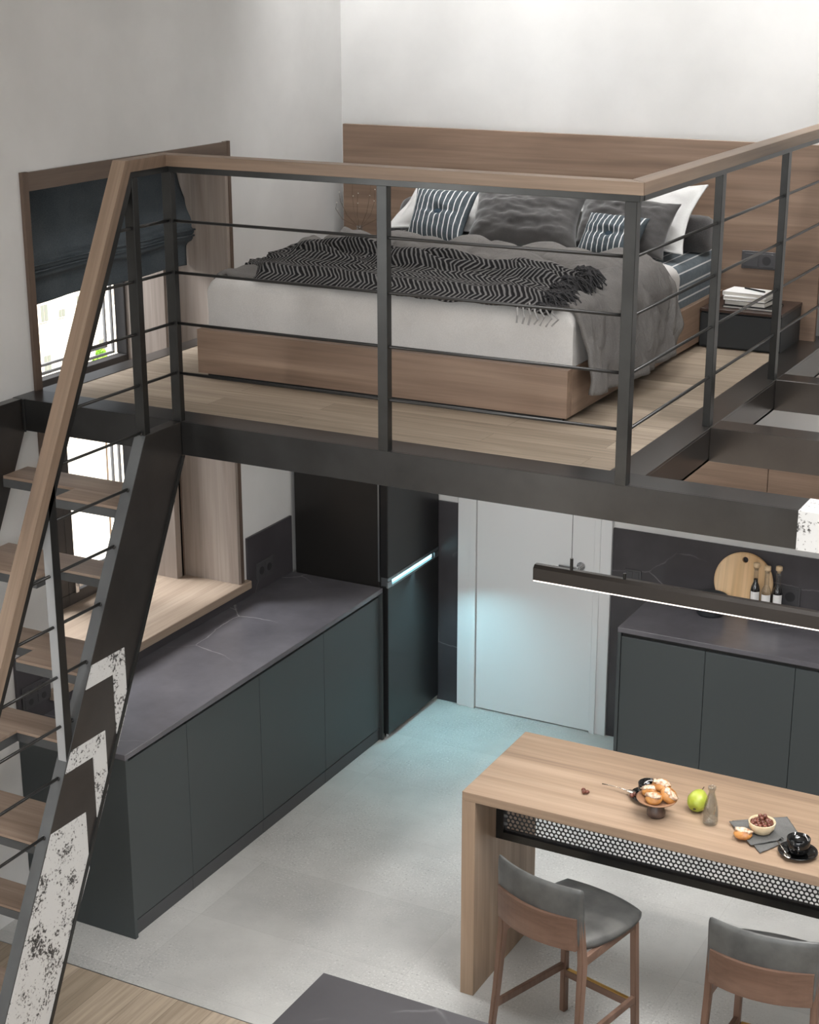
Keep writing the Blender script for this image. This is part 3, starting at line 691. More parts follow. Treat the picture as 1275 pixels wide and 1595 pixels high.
for i in range(4): cab_unit('base_cabinet', 'y', ys[i], ys[i + 1], lbs[i], 'base cabinets under the window')
tag(obj('end_panel', box(0.001, 0.586, -2.931, -2.909, 0.0, 0.8725, 0.001), 'cab'), 'dark end panel of the left cabinet run beside the stairs', 'panel')
tag(obj('end_panel', box(0.001, 0.586, -0.654, -0.636, 0.0, 0.8725, 0.001), 'cab'), 'narrow end panel between left cabinets and fridge', 'panel')
# ---- fridge
fr = thing('fridge', 'tall black fridge with a glowing cyan handle recess', 'fridge', (0.3, -0.32, 0))
obj('cabinet_body', box(0.03, 0.556, -0.628, -0.02, 0.025, 2.05, 0.003), 'fridge_side', fr)
obj('lower_door', box(0.566, 0.612, -0.628, -0.02, 0.03, 0.905, 0.004, 2), 'fridge', fr)
obj('upper_door', box(0.566, 0.612, -0.628, -0.02, 0.955, 2.05, 0.004, 2), 'fridge', fr)
obj('door_gasket', box(0.556, 0.566, -0.62, -0.028, 0.03, 2.04, 0), 'black', fr)
obj('edge_strip', box(0.553, 0.563, -0.631, -0.627, 0.93, 2.05, 0), 'brushed', fr)
hd = obj('handle_recess', add_box(box(0.566, 0.60, -0.62, -0.028, 0.905, 0.955, 0.0), 0.60, 0.613, -0.628, -0.02, 0.937, 0.955, 0.001), 'brushed', fr, 'brushed metal handle strip')
obj('handle_lip', add_box(add_box(box(0.60, 0.613, -0.628, -0.58, 0.897, 0.932, 0.002), 0.60, 0.613, -0.07, -0.02, 0.897, 0.932, 0.002), 0.60, 0.613, -0.58, -0.07, 0.895, 0.907, 0.001), 'brushed', fr)
obj('light_strip', box(0.600, 0.603, -0.56, -0.09, 0.910, 0.934, 0), 'cyan', fr, 'glowing cyan strip light')
for y in (-0.60, -0.05): obj('foot', lathe([(0.0, 0), (0.014, 0), (0.014, 0.03), (0, 0.03)], (0.585, y, 0.0), 14), 'chrome', fr)
area('fridge_light', (0.635, -0.34, 0.905), (0.98, -0.42, 0.0), 0.03, 4.6, (0.42, 0.86, 1.0), size_y=0.42, spread=2.1)
bpy.data.objects['fridge_light'].parent = None
# ---- door
d1 = bpy.data.objects.new('door_1', None); COL.objects.link(d1); d1.location = (1.2, 0, 0); d1['_loc'] = (1.2, 0, 0); d1['kind'] = 'structure'; d1['label'] = 'white flush door in a stepped white frame'
obj('door_leaf', box(0.856, 1.562, -0.022, -0.001, 0.006, 1.98, 0.001), 'door', d1)
obj('door_casing', add_box(box(0.739, 0.851, -0.03, -0.001, 0, 2.1, 0.002), 0.815, 0.852, -0.036, -0.03, 0, 2.1, 0.001), 'door', d1)
obj('door_casing', add_box(box(1.567, 1.662, -0.03, -0.001, 0, 2.1, 0.002), 1.567, 1.60, -0.036, -0.03, 0, 2.1, 0.001), 'door', d1)
obj('door_casing', box(0.852, 1.566, -0.03, -0.001, 1.985, 2.1, 0.002), 'door', d1)
hn = obj('door_handle', add_bar(lathe([(0, 0), (0.024, 0), (0.024, 0.008), (0, 0.008)], (0, 0, 0), 24), (0, 0, 0.0), (0, 0, 0.05), 0.014, 0.014, (1, 0, 0))[0], 'chrome', d1)
for v in hn.data.vertices:
    x, y, z = v.co; v.co = (1.488 + x, -0.022 - z, 0.982 + y)
bm = bar((1.488, -0.07, 0.982), (1.375, -0.07, 0.982), 0.014, 0.016); obj('lever', bm, 'chrome', hn)
obj('lock_rose', add_box(add_tube(bmesh.new(), [(1.488, -0.022, 0.922), (1.488, -0.030, 0.922)], 0.02, 20), 1.484, 1.492, -0.034, -0.03, 0.915, 0.929), 'chrome', d1)

# ================================================================== KITCHEN, RIGHT RUN
XF_SAVE = XF
tag(obj('worktop', box(1.917, 7.55, -0.578, -0.015, 0.873, 0.90, 0.002), 'marble_top'), 'dark veined marble worktop on the back wall, right of the door', 'worktop')
xs = [1.936, 2.381, 2.836, 3.29]
rl_l = ['dark grey base cabinet next to the white door', 'dark grey base cabinet second from the white door', 'dark grey base cabinet third from the white door, cut by the photo edge']
for i in range(3): cab_unit('base_cabinet', 'x', xs[i], xs[i + 1], rl_l[i], 'base cabinets on the back wall')
tag(obj('end_panel', box(1.918, 1.935, -0.577, -0.015, 0.0, 0.8725, 0.001), 'cab'), 'dark end panel beside the white door', 'panel')
# ---- socket plates
def socket_plate(name, label, axis, c, wdt, hgt, rows, cols, switch=None):
    """axis 'x': on left wall (plane x), faces +x. axis 'y': on back wall, faces -y."""
    a, z, p = c
    def B(u0, u1, z0, z1, d0, d1, bev=0.0008):
        return box(p + d0, p + d1, u0, u1, z0, z1, bev) if axis == 'x' else box(u0, u1, p - d1, p - d0, z0, z1, bev)
    t = thing(name, label, 'wall socket' if not switch else 'wall switch', (p, a, z) if axis == 'x' else (a, p, z))
    obj('plate', B(a - wdt / 2, a + wdt / 2, z - hgt / 2, z + hgt / 2, 0.0003, 0.006, 0.0015), 'plate', t)
    cw, ch = (wdt - 0.016) / cols, (hgt - 0.012) / rows
    for i in range(cols):
        for j in range(rows):
            u = a - wdt / 2 + 0.008 + cw * (i + .5); zz = z - hgt / 2 + 0.006 + ch * (j + .5)
            f = obj('rocker' if (switch and i in switch) else 'socket_insert', B(u - cw / 2 + .004, u + cw / 2 - .004, zz - ch / 2 + .004, zz + ch / 2 - .004, 0.006, 0.0085, 0.001), 'plate', t)
            if not (switch and i in switch):
                r = min(cw, ch) * 0.30
                p0 = (p + 0.0085, u, zz) if axis == 'x' else (u, p - 0.0085, zz); p1 = (p + 0.0095, u, zz) if axis == 'x' else (u, p - 0.0095, zz)
                obj('outlet', add_tube(bmesh.new(), [p0, p1], r, 20), 'plate_in', f)
    return t
socket_plate('wall_socket', 'charcoal double socket on marble beside the black fridge', 'x', (-0.925, 1.012, 0.014), 0.165, 0.10, 1, 2)
socket_plate('wall_socket', 'charcoal block of four sockets on marble seen between the stair treads', 'x', (-2.81, 1.025, 0.014), 0.19, 0.11, 2, 2)
socket_plate('light_switch', 'charcoal light switch on the marble right of the door', 'y', (1.787, 0.963, -0.014), 0.092, 0.092, 1, 2, (0, 1))
socket_plate('wall_socket', 'charcoal socket on marble right of the oil bottles', 'y', (2.645, 1.005, -0.014), 0.105, 0.108, 1, 1)

# ---- board, pan, bottles on the right worktop
cb = obj('cutting_board', lathe([(0.0, -0.011), (0.15, -0.011), (0.156, -0.006), (0.156, 0.006), (0.15, 0.011), (0.0, 0.011)], (0, 0, 0), 56), 'board')
# a round hole near the top edge of the board
bmh = bmesh.new(); bmh.from_mesh(cb.data); bmh.free()
hole = bpy.data.meshes.new('h')
hb = lathe([(0, -0.05), (0.0155, -0.05), (0.0155, 0.05), (0, 0.05)], (0, 0.118, 0), 24); hb.to_mesh(hole); hb.free()
ho = bpy.data.objects.new('board_hole_cutter', hole); COL.objects.link(ho)
md = cb.modifiers.new('hole', 'BOOLEAN'); md.object = ho; md.operation = 'DIFFERENCE'; md.solver = 'EXACT'
dg = bpy.context.evaluated_depsgraph_get(); bpy.context.view_layer.update()
nm = bpy.data.meshes.new_from_object(cb.evaluated_get(bpy.context.evaluated_depsgraph_get())); cb.modifiers.clear(); cb.data = nm; bpy.data.objects.remove(ho)
cb.rotation_euler = (math.radians(80), 0, 0); cb.location = (2.405, -0.055, 0.9 + 0.158)
tag(cb, 'round pale wooden cutting board leaning on the marble wall', 'cutting board')
pn = thing('frying_pan', 'small dark steel pan in front of the cutting board', 'pan', (2.275, -0.178, 0.9))
obj('bowl', lathe([(0.0, 0.0), (0.066, 0.0), (0.074, 0.012), (0.082, 0.100), (0.085, 0.102), (0.080, 0.103), (0.072, 0.014), (0.060, 0.006), (0.0, 0.006)], (2.275, -0.178, 0.9), 36), 'pan', pn, smooth=True)
obj('handle', bar((2.192, -0.178, 0.985), (2.07, -0.188, 0.995), 0.02, 0.008), 'black', pn)
def oil_bottle(x, y, lab, fill, h=0.285):
    z0 = 0.9
    t = thing('oil_bottle', lab, 'bottle', (x, y, z0), 'cork topped bottles by the cutting board')
    obj('glass_body', lathe([(0, 0), (0.024, 0), (0.026, 0.004), (0.026, 0.155), (0.022, 0.175), (0.0125, 0.195), (0.0115, 0.265), (0.0135, 0.268), (0.0135, 0.274), (0.009, 0.274)], (x, y, z0), 26), 'clear', t, smooth=True)
    f = fill
    prof = [(0, 0.003), (0.0235, 0.003), (0.0235, min(0.155, f))]
    if f > 0.155: prof += [(0.0195, min(f, 0.175))]
    if f > 0.18: prof += [(0.0105, 0.196), (0.0095, f)]
    prof += [(0, prof[-1][1])]
    obj('liquid', lathe(prof, (x, y, z0), 26), 'oil', t, smooth=True)
    obj('cork_stopper', lathe([(0, 0.262), (0.0085, 0.262), (0.0095, 0.276), (0.0165, 0.277), (0.0175, 0.283), (0.0165, 0.298), (0, 0.300)], (x, y, z0), 22), 'cork', t, smooth=True)
    bm = bmesh.new(); n = 12; r = 0.0266
    for zz0, zz1 in ((0.07, 0.15),):
        prev = None
        for k in range(n + 1):
            a = math.radians(-130 + k * 110 / n); p = (x + r * math.cos(a), y + r * math.sin(a))
            cur = (bm.verts.new((p[0], p[1], z0 + zz0)), bm.verts.new((p[0], p[1], z0 + zz1)))
            if prev: bm.faces.new([prev[0], cur[0], cur[1], prev[1]])
            prev = cur
    lb = obj('paper_label', bm, 'label', t); solid(lb, 0.0006)
    return t
oil_bottle(2.490, -0.13, 'cork stopped bottle of dark vinegar, nearest the cutting board hole', 0.215)
oil_bottle(2.553, -0.15, 'middle cork stopped bottle, only half full', 0.13)
oil_bottle(2.606, -0.125, 'cork stopped dark bottle, right of the three', 0.18)

# ---- pendant lamp
pl = thing('pendant_lamp', 'long black linear pendant lamp with a glowing lower edge', 'lamp', (2.86, -2.3, 1.775))
obj('lamp_body', prism([(-2.315, 1.772), (-2.315, 1.822), (-2.301, 1.834), (-2.281, 1.834), (-2.281, 1.772)], 'x', 2.19, 3.62), 'lamp', pl)
obj('diffuser', box(2.192, 3.618, -2.3155, -2.281, 1.7675, 1.7718, 0), 'led', pl, 'glowing white strip diffuser')
for x in (2.347, 3.46):
    obj('cable_grip', tube([(x, -2.298, 1.834), (x, -2.298, 1.883)], 0.0065, 14), 'steel_post', pl)
    obj('cable', tube([(x, -2.298, 1.883), (x, -2.298, 2.236 if x < 3 else 5.39)], 0.0012, 6), 'rod', pl)
obj('cable_grip', tube([(2.569, -2.298, 1.834), (2.569, -2.298, 1.858)], 0.0065, 14), 'steel_post', pl)
struct('ceiling_kitchen', box(0.0, 2.745, -2.78, 0.0, 2.238, 2.2485, 0), 'ceiling', 'white ceiling under the loft deck')
area('kitchen_ceiling_light', (1.6, -1.3, 2.225), (1.6, -1.3, 0), 1.2, 7, (1, 0.98, 0.95))

area('pendant_lamp_light', (2.9, -2.298, 1.762), (2.9, -2.298, 0), 1.4, 6, (1, 0.95, 0.9), size_y=0.03)

# ================================================================== ISLAND
isl = thing('kitchen_island', 'long pale oak bar table with slab end and perforated panel', 'bar table', (3.0, -2.31, 0))
ZI = 0.939; IY0, IY1 = -2.622, -1.995
obj('worktop', box(2.034, 4.1, IY0, IY1, ZI - 0.040, ZI, 0.0015), 'isl_x', isl)
obj('end_panel', box(2.034, 2.094, IY0, IY1, 0, ZI - 0.0402, 0.001), 'isl_z', isl); obj('end_panel', box(4.04, 4.1, IY0, IY1, 0, ZI - 0.0402, 0.001), 'isl_z', isl)
FY = -2.40
bm = bmesh.new()
add_box(bm, 2.095, 2.128, FY - 0.02, FY + 0.02, 0.645, 0.8985); add_box(bm, 4.0, 4.035, FY - 0.02, FY + 0.02, 0.645, 0.8985)
add_box(bm, 2.1285, 3.9995, FY - 0.02, FY + 0.02, 0.645, 0.678); add_box(bm, 2.1285, 3.9995, FY - 0.02, FY + 0.02, 0.87, 0.8985)
obj('panel_frame', bm, 'steel_post', isl, 'black steel frame of the modesty panel')
obj('perforated_panel', box(2.1285, 3.9995, FY - 0.002, FY + 0.000, 0.6785, 0.8695, 0), 'perf', isl)

# ================================================================== STOOLS
def make_stool():
    t = thing('bar_stool', 'grey leather bar stool in front of the bar table slab end', 'bar stool', (0, 0, 0), 'bar stools at the table')
    SH = 0.595
    # legs
    def leg(x0, y0, x1, y1, z1, w_, nm='leg'):
        bm, fs = add_bar(bmesh.new(), (x0, y0, 0), (x1, y1, z1), w_, w_ * 1.1, (0, 1, 0))
        bmesh.ops.bevel(bm, geom=list(bm.edges), offset=0.004, segments=2, affect='EDGES')
        return obj(nm, bm, 'stool', t)
    leg(-0.172, 0.190, -0.160, 0.168, SH - .02, 0.027); leg(0.186, 0.190, 0.172, 0.168, SH - .02, 0.027)
    for s in (-1, 1):
        bm = bmesh.new()
        p = [(s * 0.204, -0.255, 0), (s * 0.200, -0.212, 0.30), (s * 0.192, -0.190, 0.56), (s * 0.187, -0.208, 0.782)]
        rings = []
        for i, q in enumerate(p):
            wx, wy = ((0.0105, 0.013), (0.012, 0.016), (0.0135, 0.018), (0.011, 0.013))[i]
            rings.append([bm.verts.new((q[0] + a * wx, q[1] + b * wy, q[2])) for a, b in ((-1, -1), (1, -1), (1, 1), (-1, 1))])
        for a, b in zip(rings, rings[1:]):
            for k in range(4): bm.faces.new([a[k], a[(k + 1) % 4], b[(k + 1) % 4], b[k]])
        bm.faces.new(rings[0][::-1]); bm.faces.new(rings[-1])
        bmesh.ops.bevel(bm, geom=list(bm.edges), offset=0.004, segments=2, affect='EDGES')
        obj('leg', bm, 'stool', t)
    # seat frame rails
    for a, b in (((-0.16, 0.168, SH - .03), (0.172, 0.168, SH - .03)), ((-0.16, 0.168, SH - .03), (-0.19, -0.185, SH - .03)), ((0.172, 0.168, SH - .03), (0.19, -0.185, SH - .03))):
        obj('seat_rail', bar(a, b, 0.02, 0.04), 'stool_x', t)
    # stretchers
    z = 0.225
    for a, b in (((-0.168, 0.18, z), (-0.200, -0.215, z)), ((0.181, 0.18, z), (0.200, -0.215, z))):
        obj('stretcher', bar(a, b, 0.018, 0.032), 'stool', t)
    fr_ = obj('footrest', bar((-0.168, 0.182, z - 0.035), (0.181, 0.182, z - 0.035), 0.018, 0.034), 'stool_x', t)
    obj('brass_strip', box(-0.15, 0.165, 0.174, 0.190, z - 0.0175, z - 0.0145, 0.0005), 'brass', fr_, 'thin brass wear strip')
    # seat cushion: rounded, slightly dished, wider at front
    def seat_fn(top):
        def fn(u, v):
            a, b = 2 * u - 1, 2 * v - 1
            # superellipse mapping for rounded corners
            k = (1 - 0.16 * a * a * b * b)
            x = a * (0.205 + 0.012 * b) * k + 0.004; y = b * 0.202 * k + 0.024
            e = max(abs(a), abs(b)); edge = (1 - e ** 6)
            if top: zz = SH + 0.012 + 0.024 * edge - 0.010 * (1 - a * a) * (1 - b * b) + 0.006 * (b < -0.3) * edge
            else: zz = SH - 0.006 - 0.004 * edge
            return (x, y, zz)
        return fn
    bm = grid(24, 24, seat_fn(True)); b2 = grid(24, 24, seat_fn(False))
    me = bpy.data.meshes.new('t'); b2.to_mesh(me); b2.free(); bm.from_mesh(me); bpy.data.meshes.remove(me)
    bm.edges.ensure_lookup_table()
    be = [e for e in bm.edges if e.is_boundary]
    bmesh.ops.bridge_loops(bm, edges=be)
    bmesh.ops.recalc_face_normals(bm, faces=bm.faces)
    obj('seat', bm, 'leather', t, smooth=True)
    # curved backrest: wood below, leather pad above
    def back(z0, z1, th, y_off, hw, rnd, lean=0.05):
        bm = bmesh.new(); n = 16; mz = 6; cols = []
        for i in range(n + 1):
            a = 2 * i / n - 1; x = a * hw
            yc = -0.206 + y_off - 0.042 * (1 - a * a)
            col = []
            for j in range(mz + 1):
                zz = z0 + (z1 - z0) * j / mz
                y = yc - (zz - 0.56) * lean
                col.append((x, y, zz))
            cols.append(col)
        F = [[bm.verts.new((x, y - th / 2 * (1 - rnd * ((2 * j / mz - 1) ** 6)), z)) for j, (x, y, z) in enumerate(c)] for c in cols]
        Bk = [[bm.verts.new((x, y + th / 2 * (1 - rnd * ((2 * j / mz - 1) ** 6)), z)) for j, (x, y, z) in enumerate(c)] for c in cols]
        for i in range(n):
            for j in range(mz):
                bm.faces.new([F[i][j], F[i + 1][j], F[i + 1][j + 1], F[i][j + 1]]); bm.faces.new([Bk[i][j], Bk[i][j + 1], Bk[i + 1][j + 1], Bk[i + 1][j]])
        for i in range(n):
            bm.faces.new([F[i][0], Bk[i][0], Bk[i + 1][0], F[i + 1][0]]); bm.faces.new([F[i][mz], F[i + 1][mz], Bk[i + 1][mz], Bk[i][mz]])
        for j in range(mz):
            bm.faces.new([F[0][j], F[0][j + 1], Bk[0][j + 1], Bk[0][j]]); bm.faces.new([F[n][j], Bk[n][j], Bk[n][j + 1], F[n][j + 1]])
        bmesh.ops.recalc_face_normals(bm, faces=bm.faces)
        return bm
    obj('backrest_board', back(0.628, 0.764, 0.016, -0.012, 0.186, 0.1), 'stool_x', t, smooth=False)
    pad = obj('backrest_pad', back(0.625, 0.888, 0.030, 0.012, 0.203, 0.55), 'leather', t, 'grey leather backrest pad', smooth=True); mod_sub(pad, 1)
    return t
s1 = make_stool()
s1.location = (2.585, -2.765, 0); s1.rotation_euler = (0, 0, math.radians(-15))
s2 = dup(s1, 'grey leather bar stool further right, cut by the photo edge', (3.378, -2.755, 0), math.radians(2))

# ================================================================== BED
BED_START = set(COL.objects)
ZF = 2.4419        # floor level in the bed group's own measure (see the end of this section)
bed = thing('bed', 'low walnut platform bed with raised rim on a dark plinth', 'bed', (1.49, -1.4, ZL))
BX0, BX1, BY0, BY1 = 0.647, 2.333, -2.362, -0.46
obj('plinth', box(BX0 + .03, BX1 - .03, BY0 + .03, BY1, ZF, 2.464, 0), 'black', bed)
obj('side_panel', box(BX0, BX1, BY0, BY0 + 0.05, 2.462, 2.649, 0.001), 'wood_x', bed)
obj('side_panel', box(BX1 - 0.05, BX1, BY0 + .0505, BY1, 2.462, 2.649, 0.001), 'wood_y', bed); obj('side_panel', box(BX0, BX0 + 0.05, BY0 + .0505, BY1, 2.462, 2.649, 0.001), 'wood_y', bed)
obj('slat_base', box(BX0 + .051, BX1 - .051, BY0 + .051, BY1, 2.52, 2.625, 0), 'night', bed)
tag(obj('headboard', box(0.267, 2.778, -0.455, -0.43, ZF, 3.335, 0.001), 'wood_x'), 'wide walnut headboard panel behind the bed and nightstands', 'headboard')
tag(obj('headboard_support', box(0.30, 2.74, -0.429, -0.40, ZF, 2.52, 0), 'black'), 'dark recessed support rail under the headboard', 'support')
def rounded_box_cloth(x0, x1, y0, y1, z0, z1, r, wr=0.004, nx=70, seed=0.0, freq=6):
    """soft box, open below, with small wrinkles; UV in metres along y"""
    bm = bmesh.new(); bmesh.ops.create_grid(bm, x_segments=nx, y_segments=nx, size=1.0)
    L = bm.loops.layers.uv.new('UVMap')
    hz = z1 - z0; hx, hy = (x1 - x0) / 2, (y1 - y0) / 2; cx, cy = (x0 + x1) / 2, (y0 + y1) / 2
    for v in bm.verts:
        a, b = v.co.x, v.co.y
        def m1(t, h):
            s = abs(t) * (h + hz); sg = 1 if t >= 0 else -1
            arc = r * PI / 2
            if s < h - r: return sg * s, 0.0
            if s < h - r + arc: th = (s - (h - r)) / r; return sg * (h - r + r * math.sin(th)), r * (1 - math.cos(th))
            return sg * h, min(hz, r + s - (h - r + arc))
        X, dx = m1(a, hx); Y, dy = m1(b, hy)
        dz = max(dx, dy) if min(dx, dy) < 1e-9 else min(hz, math.hypot(dx, dy) if max(dx, dy) < r else max(dx, dy))
        p = Vector((cx + X, cy + Y, z1 - dz))
        n_ = noise.fractal(Vector((p.x * freq, p.y * freq * .7, p.z * freq + seed)), 1.0, 2.0, 3) * wr
        out = Vector((X / hx if dx > 0 else 0, Y / hy if dy > 0 else 0, 1 if dz < r else 0.0))
        if out.length > 0: out.normalize()
        v.co = p + out * n_
    for f in bm.faces:
        for l in f.loops: l[L].uv = (l.vert.co.x, l.vert.co.y + l.vert.co.z * 0.0)
    return bm
def sheet_uv(o, per):
    pass
M_SHEET = 'stripe_sheet'
mt = obj('mattress', rounded_box_cloth(BX0 + .04, BX1 - .024, BY0 + .075, BY1 - .0, 2.60, 2.846, 0.05, 0.002, 60), 'stripe_sheet', smooth=True)
# stripes of the sheet run along the width: the UV counts across y in 6.5 cm steps
uvl = mt.data.uv_layers[0].data
for lp in mt.data.loops:
    p = mt.data.vertices[lp.vertex_index].co; uvl[lp.index].uv = (p.x, (p.z * 1.0 + (p.x - 2.30 if p.x > 0 else 0) * -1.0) / 0.062 + 0.3)
tag(mt, 'thick mattress in a blue sheet with thin white stripes', 'mattress')
bl = obj('bed_cover', rounded_box_cloth(BX0 + .022, BX1 - .006, BY0 + .058, -1.09, 2.635, 2.868, 0.055, 0.005, 90, 3.0, 7), 'foot_cloth', smooth=True)
tag(bl, 'pale grey linen bed cover hanging over the foot of the mattress', 'bed cover')
# duvet: quilted, draped over the right side
def duvet_fn(u, v):
    W0, W1_ = 0.70, 2.335
    r = 0.05; hang_l = 0.10; hang_r = 0.30
    total = hang_l + (W1_ - W0) + hang_r
    s = u * total - hang_l
    y = -2.27 + v * 1.02
    th = 0.035
    zt = 2.868
    y += 0.02 * math.sin(u * 5)
    tuft = 0.0
    # diamond tufts, about 26 cm apart
    gx, gy = s / 0.24, (y + 2.6) / 0.24
    t1 = abs(((gx + gy) % 2) - 1); t2 = abs(((gx - gy) % 2) - 1)
    q = abs(math.sin(PI * gx)) ; qq = abs(math.sin(PI * gy))
    rot1, rot2 = (s + y) / 0.36, (s - y) / 0.36
    tuft = 0.078 * (abs(math.sin(PI * rot1)) * abs(math.sin(PI * rot2))) ** 0.34
    if y < -1.80: tuft *= 0.4 + 0.6 * max(0, (y + 1.95) / 0.15) if y > -1.95 else 0.4
    if s > 1.62: tuft *= 0.6
    wr_ = 0.011 * math.sin(60 * (s * 0.25 + y) + 5 * noise.noise(Vector((s * 5, y * 5, 1)))) * (0.4 + 0.6 * noise.noise(Vector((s * 3, y * 3, 9)))) + 0.007 * noise.noise(Vector((s * 14, y * 14, 2)))
    top = zt + tuft + wr_
    edge = min(v, 1 - v) / 0.05
    if edge < 1: top = zt + (top - zt) * max(0.25, edge)
    Wd = W1_ - W0
    k = r * PI / 2
    bulge = tuft * 0.6 + wr_
    if s > Wd - r:
        q_ = s - (Wd - r)
        if q_ < k: a = q_ / r; x = W1_ - r + (r + bulge) * math.sin(a); z = zt - r + (r + bulge) * math.cos(a)
        else:
            d = q_ - k; x = W1_ + bulge + 0.012 + 0.05 * min(1, d / 0.18) * (1 - 0.3 * v) + 0.010 * math.sin(v * 24) * d / 0.2; z = zt - r - d
            z -= 0.03 * math.sin(v * 3.0) * d / .25
    elif s < r:
        q_ = r - s
        if q_ < k: a = q_ / r; x = W0 + r - (r + bulge) * math.sin(a); z = zt - r + (r + bulge) * math.cos(a)
        else: d = q_ - k; x = W0 - bulge; z = zt - r - d
    else: x = W0 + s; z = top
    return (x, y, z)
dv = obj('duvet', grid(130, 100, duvet_fn), 'duvet', smooth=True); solid(dv, 0.018, 0)
tag(dv, 'dark grey quilted duvet draped over the right side of the bed', 'duvet')
# throw
def throw_fn(u, v):
    # u along x (left to right), v across y, bunched into long soft ridges
    x = 0.735 + u * 1.50
    y0 = -2.315 + 0.02 * math.sin(u * 7) - 0.02 * u; y1 = -1.80 - 0.07 * u + 0.025 * math.sin(u * 9 + 1)
    k = min(1.0, u / 0.14); k = k * k * (3 - 2 * k)
    m_ = y0 * 0.45 + y1 * 0.55; y0 = m_ + (y0 - m_) * (0.45 + 0.55 * k); y1 = m_ + (y1 - m_) * (0.55 + 0.45 * k)
    y = y0 + (y1 - y0) * v
    z = 2.925
    for c, am, w_, f1, p1 in ((0.88, 0.085, 0.060, 5.0, 0.0), (0.68, 0.075, 0.05, 6.5, 1.3), (0.50, 0.050, 0.045, 5.5, 2.6), (0.33, 0.030, 0.05, 7.5, 0.7), (0.15, 0.018, 0.06, 9.0, 2.0)):
        cc_ = c + 0.055 * math.sin(u * f1 + p1) + 0.02 * math.sin(u * f1 * 2.7 + p1)
        am2 = am * (0.65 + 0.6 * noise.noise(Vector((u * 5, c * 9, 2))))
        z += am2 * (0.25 + 0.75 * k) * math.exp(-((v - cc_) / w_) ** 2)
    z += 0.010 * noise.noise(Vector((u * 16, v * 7, 3)))
    if v < 0.10: z -= (0.10 - v) * 0.55
    if v > 0.94: z -= (v - 0.94) * 0.7
    z -= 0.035 * (1 - k) * 0.8
    if u > 0.9: z -= (u - 0.9) * 0.25
    x += 0.015 * math.sin(v * 11)
    return (x, y, z)
tw = obj('throw_blanket', grid(200, 110, throw_fn), 'throw', smooth=True); solid(tw, 0.006, 0)
tag(tw, 'black and grey chevron knitted throw bunched across the foot of the duvet', 'throw')
tl = Vector(tw.location); tw['_loc'] = (0, 0, 0)
bm = bmesh.new(); rg = random.Random(3)
for i in range(420):
    v = rg.random(); p = Vector(throw_fn(1.0, v)) + Vector((-0.06 * rg.random(), 0, 0.008))
    a = rg.uniform(-0.7, 0.7); L = rg.uniform(0.04, 0.085)
    q = [p]
    for k in range(1, 5):
        t = k / 4
        pp = p + Vector((math.cos(a) * L * t, math.sin(a) * L * t + 0.010 * math.sin(k * 2 + i), 0.012 * math.sin(t * PI) - 0.035 * t * t + rg.uniform(0, .01)))
        pp.z = max(pp.z, 2.885 if pp.x < 2.33 else 2.84)
        q.append(pp)
    add_tube(bm, q, 0.0030, 4)
obj('fringe', bm, 'fringe', tw, 'dark knotted fringe')
bm = bmesh.new()
for i in range(7):
    p = Vector((2.10 + i * 0.024, -2.335, 2.875 + 0.004 * (i % 3)))
    add_tube(bm, [p + Vector((0, 0.03, 0.005)), p + Vector((0.012, -0.008, -0.015)), p + Vector((0.02 + 0.004 * i, -0.022, -0.035 - 0.008 * (i % 2))), p + Vector((0.018, -0.024, -0.062 - 0.006 * (i % 3)))], 0.004, 6)
obj('fringe', bm, 'fringe_light', tw, 'loose light tassels hanging over the white cover')

